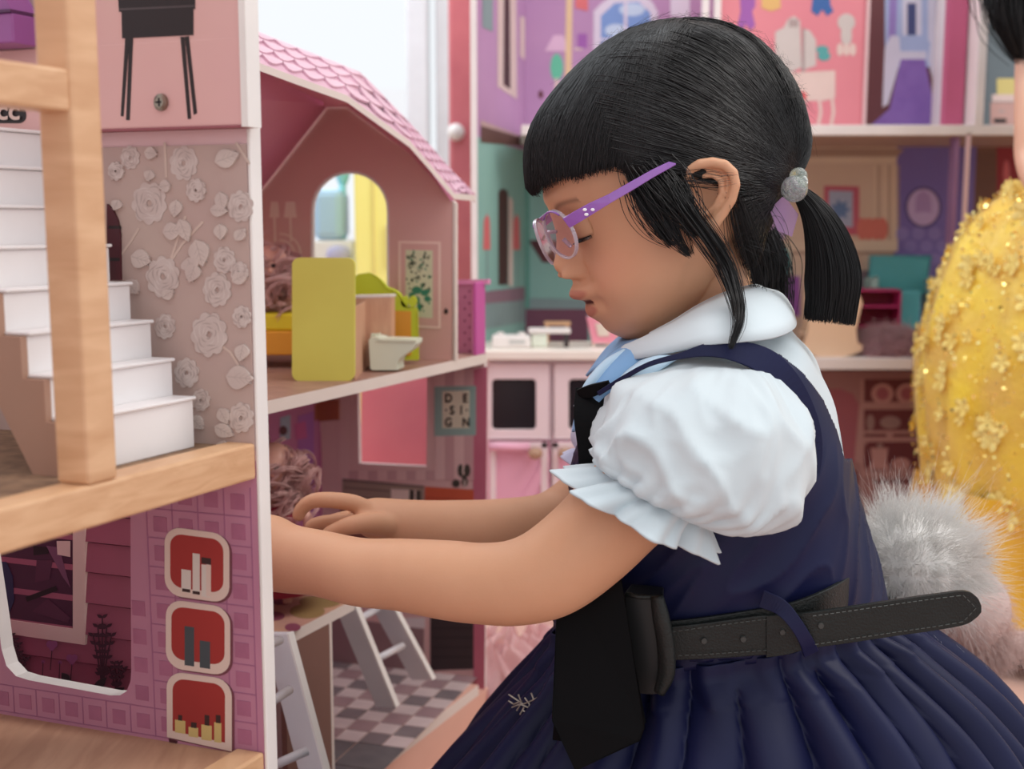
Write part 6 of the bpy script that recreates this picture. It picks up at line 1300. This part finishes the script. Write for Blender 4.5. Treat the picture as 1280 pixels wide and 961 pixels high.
# ------------------------------------------------------------------ white fur pompom
fur = soft('white_fur', (252, 251, 249), (246, 243, 240)); furd = mat('fur_core', (244, 240, 236), .9)
pomc = P(1142, 700, .88); pom = thing('fur_pompom', 'big white fluffy fur pompom at the girl\'s back above the belt end', 'pompom', pomc-UZ*.04)
MB().ell(pomc, (.043, .04, .036), 28, 20).build('core', furd, pom, smooth=True)
def fuzz2(cen, sc, n, L, seed, drift):
    rg = np.random.default_rng(seed); d = norm(rg.normal(size=(n, 3))); p0 = A3(cen)+d*A3(sc); t_ = np.linspace(0, 1, 6)[None, :, None]
    cl = np.round(d*6)/6; cl = np.sin(cl*23+1.3)*.35; bend = rg.normal(size=(n, 1, 3))*.22+cl[:, None]
    return p0[:, None]+L*rg.uniform(.5, 1.15, size=(n, 1, 1))*t_*(d[:, None]+bend*t_+A3(drift)*t_)
strands('fur', fuzz2(pomc, (.040, .037, .033), 9500, .020, 41, (.15, 0, .1)), .00022, fur, pom, .1)
strands('long_hairs', fuzz2(pomc, (.042, .038, .034), 1100, .034, 42, (.1, 0, .15)), .00012, fur, pom, .1)
pt_ = thing('fur_tail', 'pale fluffy fur tail hanging beneath the white pompom behind the skirt', 'fur tail', P(1200, 800, .93))
tq, trr = smooth_pts([P(1190, 735, .99), P(1212, 762, .99), P(1222, 795, .99), P(1240, 808, .99), P(1295, 803, 1.0)], [.030, .034, .024, .014, .010]); tm_ = soft('blush_fur', (246, 226, 220), (236, 214, 208))
MB().tube(tq, trr, 24).build('core', tm_, pt_, smooth=True)
rg = np.random.default_rng(5); n_ = 7000; ii = rg.integers(0, len(tq), n_); d = norm(rg.normal(size=(n_, 3))); p0 = np.array(tq)[ii]+d*np.array(trr)[ii][:, None]*.92; t_ = np.linspace(0, 1, 5)[None, :, None]
strands('fur', p0[:, None]+.010*rg.uniform(.5, 1.1, (n_, 1, 1))*t_*(d[:, None]+A3((.3, 0, -.6))*t_+rg.normal(size=(n_, 1, 3))*.3*t_), .0003, tm_, pt_, .1)
# ------------------------------------------------------------------ child in the yellow dress
YY = 1.55
kid = thing('person', 'child in a sequinned yellow party dress standing at the right edge, long black hair', 'person', (P(1412, 0, YY)[0], YY, 0))
kb = MB(); cx_k = P(1412, 0, YY)[0]
def kc(dx, dz, dy=0): return A3((cx_k+dx, YY+dy, dz))
kb.ell(kc(0, .99), (.068, .078, .092), 28, 20); kb.tube([kc(0, .93), kc(0, .86)], [.034, .036], 20)
kb.tube([kc(0, .87), kc(0, .84), kc(0, .78), kc(0, .68), kc(0, .6), kc(0, .5), kc(0, .42)], [.05, .09, .105, .095, .09, .11, .09], 30, flat=.7)
fo = {-1: -.128, 1: .03}
for s in (-1, 1):
    kb.tube([kc(.045*s, .46), kc(.6*fo[s], .28), kc(.8*fo[s], .16), kc(fo[s], .06), kc(fo[s], .03)], [.058, .04, .036, .024, .022], 18)
    kb.tube([kc(fo[s], .025), kc(fo[s], .02, -.05), kc(fo[s], .015, -.09)], [.024, .022, .016], 14)
na = [kc(-.10, .815), P(1302, 40, 1.50), P(1294, 110, 1.47), P(1291, 165, 1.455), P(1292, 195, 1.45), P(1300, 225, 1.42), P(1325, 245, 1.38)]; q_, r2_ = smooth_pts(na, [.036, .029, .0235, .021, .0215, .019, .016]); kb.tube(q_, r2_, 24)
kb.ell(P(1332, 250, 1.37), (.022, .016, .013), 14, 10)
for k in range(4): kb.tube([P(1334, 250, 1.37)+A3((0, 0, .008-.006*k)), P(1346, 252, 1.36)+A3((0, 0, .008-.006*k)), P(1352, 256, 1.36)+A3((0, 0, .004-.006*k))], [.0065, .006, .005], 8)
kb.tube([kc(.10, .815), kc(.15, .72), kc(.16, .62), kc(.12, .55, -.08)], [.036, .029, .024, .018], 20)
kb.ell(kc(.11, .54, -.10), (.02, .016, .013), 14, 10)
for k in range(4): kb.tube([kc(.11, .54, -.10)+A3((0, 0, .008-.006*k)), kc(.10, .54, -.135)+A3((0, 0, .008-.006*k))], [.0065, .005], 8)
kb.ell(kc(0, .985, -.078), (.009, .01, .011), 12, 8)
for s in (-1, 1): kb.ell(kc(.07*s, .985, .01), (.008, .014, .02), 12, 8)
ko = kb.build('body', mat('child_skin_light', (236, 186, 158), .5, (228, 176, 148), 16, sss=.12), kid, smooth=True)
rm = ko.modifiers.new('fuse', 'REMESH'); rm.mode = 'VOXEL'; rm.voxel_size = .004; rm.use_smooth_shade = True; sm = ko.modifiers.new('sm', 'SMOOTH'); sm.iterations = 4
fe = MB()
for s in (-1, 1): fe.ell(kc(.027*s, 1.0, -.068), (.012, .008, .006), 12, 8)
fe.build('eyes', mat('dark_eye', (40, 26, 22), .2), kid, smooth=True); MB().ell(kc(0, .95, -.072), (.018, .008, .005), 14, 8).build('mouth', mat('lip_rose', (196, 104, 98), .4), kid, smooth=True)
MB().ell(kc(0, 1.015, .018), (.084, .082, .094), 28, 20).build('hair_cap', hairm, kid, smooth=True)
rg = np.random.default_rng(8); n_ = 2600; a_ = rg.uniform(-.5, 3.64, n_); t_ = np.linspace(0, 1, 14)[None, :, None]
s0 = np.stack([cx_k+.07*np.cos(a_), YY+.03+.07*np.sin(a_), 1.02+rg.uniform(-.03, .07, n_)], 1); e0 = np.stack([cx_k+.105*np.cos(a_), YY+.03+.10*np.sin(a_), rg.uniform(.72, .80, n_)], 1)
strands('hair', s0[:, None]*(1-t_)+e0[:, None]*t_+np.sin(math.pi*t_)*.02*np.stack([np.cos(a_), np.sin(a_), 0*a_], 1)[:, None], .0011, hairm, kid)
def lock2(pts, n, r, spread, seed, rad=.0006):
    rg = np.random.default_rng(seed); q = np.array(smooth_pts([P(x, y, Y) for x, y, Y in pts], [1]*len(pts), 6)[0]); K = len(q); t_ = np.linspace(0, 1, K)[None, :, None]
    return strands('hair_lock', q[None]+rg.normal(size=(n, 1, 3))*(spread[0]*(1-t_)+spread[1]*t_), rad, hairm, kid)
lock2([(1275, -90, 1.49), (1268, -40, 1.47), (1262, 0, 1.46), (1268, 35, 1.455), (1276, 66, 1.455)], 700, 0, (.022, .005), 3, .0009)
# dress: bodice, satin underskirt, sequinned tulle overskirt
yel_ = mat('yellow_satin', (244, 196, 60), .32, (226, 160, 36), 9, sheen=.2); tul = mat('yellow_tulle', (255, 222, 72), .4, (240, 198, 92), 13, bump=.8, bscale=120, sheen=.3)
def ringc(cx, cy, z, rx, ry, n, f): return [A3((cx+rx*(1+f(2*math.pi*j/n, z))*math.cos(2*math.pi*j/n), cy+ry*(1+f(2*math.pi*j/n, z))*math.sin(2*math.pi*j/n), z)) for j in range(n)]
kbod = MB(); kbod.loft([ringc(cx_k, YY, z, rx, ry, 60, lambda a, z: 0) for z, rx, ry in ((.84, .100, .098), (.81, .113, .112), (.74, .114, .113), (.66, .108, .107), (.60, .108, .107))], closed=True).build('dress_bodice', yel_, kid, smooth=True)
def px2x(px, Y=YY): return cx_k-P(px, 0, Y)[0]
zs = [P(0, y, YY)[2] for y in (232, 262, 300, 350, 410, 470, 540, 600, 640)]; rx_ = [px2x(x)-.026 for x in (1262, 1222, 1193, 1172, 1156, 1150, 1156, 1166, 1170)]
fz, fr2 = curve(list(zip(range(9), zs))), curve(list(zip(range(9), rx_)))
tm2 = MB(); fo_ = lambda a, z: .028*math.sin(9*a+8*z)+.016*math.sin(21*a+3)
tm2.loft([ringc(cx_k, YY, float(fz(q)), float(fr2(q)), float(fr2(q))*.85, 150, fo_) for q in np.linspace(0, 8, 40)], caps=False); tm2.build('tulle_overskirt', tul, kid, smooth=True)
us_ = MB(); zu = [P(0, y, YY)[2] for y in (600, 660, 720, 772)]; ru = [px2x(x) for x in (1172, 1165, 1190, 1246)]; ru = [px2x(1190), px2x(1180), px2x(1178), px2x(1178)]
hem_f = lambda a, z: .05*math.sin(7*a+1.2)+.02*math.sin(17*a)
us_.loft([ringc(cx_k, YY, z, r_, r_*.8, 160, hem_f) for z, r_ in zip(zu[:3], ru[:3])]+[ringc(cx_k, YY, zu[3]+0, ru[3], ru[3]*.8, 160, hem_f)], caps=False).build('satin_skirt', yel_, kid, smooth=True)
# petals and sequins
fl2 = MB(); ptm = mat('pale_yellow_petal', (248, 226, 140), .6, (244, 214, 116), 40); rg = np.random.default_rng(17)
def surf(q, a, lift):
    z = float(fz(q)); r_ = float(fr2(q)); f_ = 1+fo_(a, z); n_ = norm(A3((math.cos(a), math.sin(a)/.85, .15))); return A3((cx_k+r_*f_*math.cos(a), YY+r_*.85*f_*math.sin(a), z))+n_*lift, n_
for k in range(230):
    q, a = rg.uniform(.1, 8.05), rg.uniform(math.pi*.85, math.pi*1.75); c_, n_ = surf(q, a, .004); t1_ = norm(np.cross(n_, UZ)+rg.normal(size=3)*.2); t2_ = norm(np.cross(n_, t1_)); R_ = rg.uniform(.008, .016); pts = [c_+n_*.001]
    for j in range(20): aa = 2*math.pi*j/20; rr_2 = R_*(.62+.38*abs(math.sin(2.5*aa))); pts.append(c_+t1_*rr_2*math.cos(aa)+t2_*rr_2*math.sin(aa)+n_*(.004*abs(math.sin(2.5*aa))))
    fl2.add(pts, [[0, 1+j, 1+(j+1) % 20] for j in range(20)])
o = fl2.build('fabric_petals', ptm, kid, kind='stuff')
sq2 = MB(); sqq = mat('gold_sequin', (255, 238, 160), .15, (255, 220, 110), 60, metal=.7)
for k in range(1700):
    q, a = rg.uniform(.2, 7.9), rg.uniform(math.pi*.9, math.pi*1.7); c_, n_ = surf(q, a, .0065); n_ = norm(n_+rg.normal(size=3)*.45); t1_ = norm(np.cross(n_, UZ)); t2_ = np.cross(n_, t1_); R_ = rg.uniform(.0012, .0030)
    sq2.add([c_+(t1_*math.cos(i*math.pi/3)+t2_*math.sin(i*math.pi/3))*R_ for i in range(6)], [[0, 1, 2, 3, 4, 5]])
sq2.build('sequins', sqq, kid, kind='stuff')
for s in (-1, 1):
    sm_ = MB(); sm_.tube([kc(fo[s], .022, .03), kc(fo[s], .026, -.01), kc(fo[s], .022, -.06), kc(fo[s], .018, -.10)], [.022, .029, .028, .018], 20, flat=.75); sm_.build('shoe', mat('black_patent_shoe', (24, 20, 22), .25), kid, smooth=True)
# ------------------------------------------------------------------ crumpled pink tulle on the floor
tb = thing('doll_skirt', 'crumpled pale pink tulle doll skirt lying on the floor beside the tiled dollhouse', 'doll clothes', ZP(0).hit(625, 880)*A3((1, 1, 0)))
ct = ZP(0).hit(632, 872); ct = A3((ct[0], ct[1], 0)); tlm = soft('blush_tulle', (240, 204, 202), (228, 184, 186))
rg = np.random.default_rng(23)
for k in range(3):
    R0_, m_ = .05+.012*k, MB(); rings = []
    cc = ct+A3((.016*k-.018, .03*k-.02, 0))
    for i in range(7):
        s = i/6; rings.append([cc+A3(((R0_*(.35+.75*math.sin(math.pi*(.15+.8*s))))*math.cos(a)*(1+.16*math.sin(13*a+k+2*s)), R0_*.8*math.sin(a)*(.35+.75*math.sin(math.pi*(.15+.8*s)))*(1+.16*math.sin(11*a+k)), .002+.062*s*(1+.18*math.sin(9*a+k*2)))) for a in [2*math.pi*j/90 for j in range(90)]])
    m_.loft(rings, caps=False).build('ruffle', tlm, tb, smooth=True)
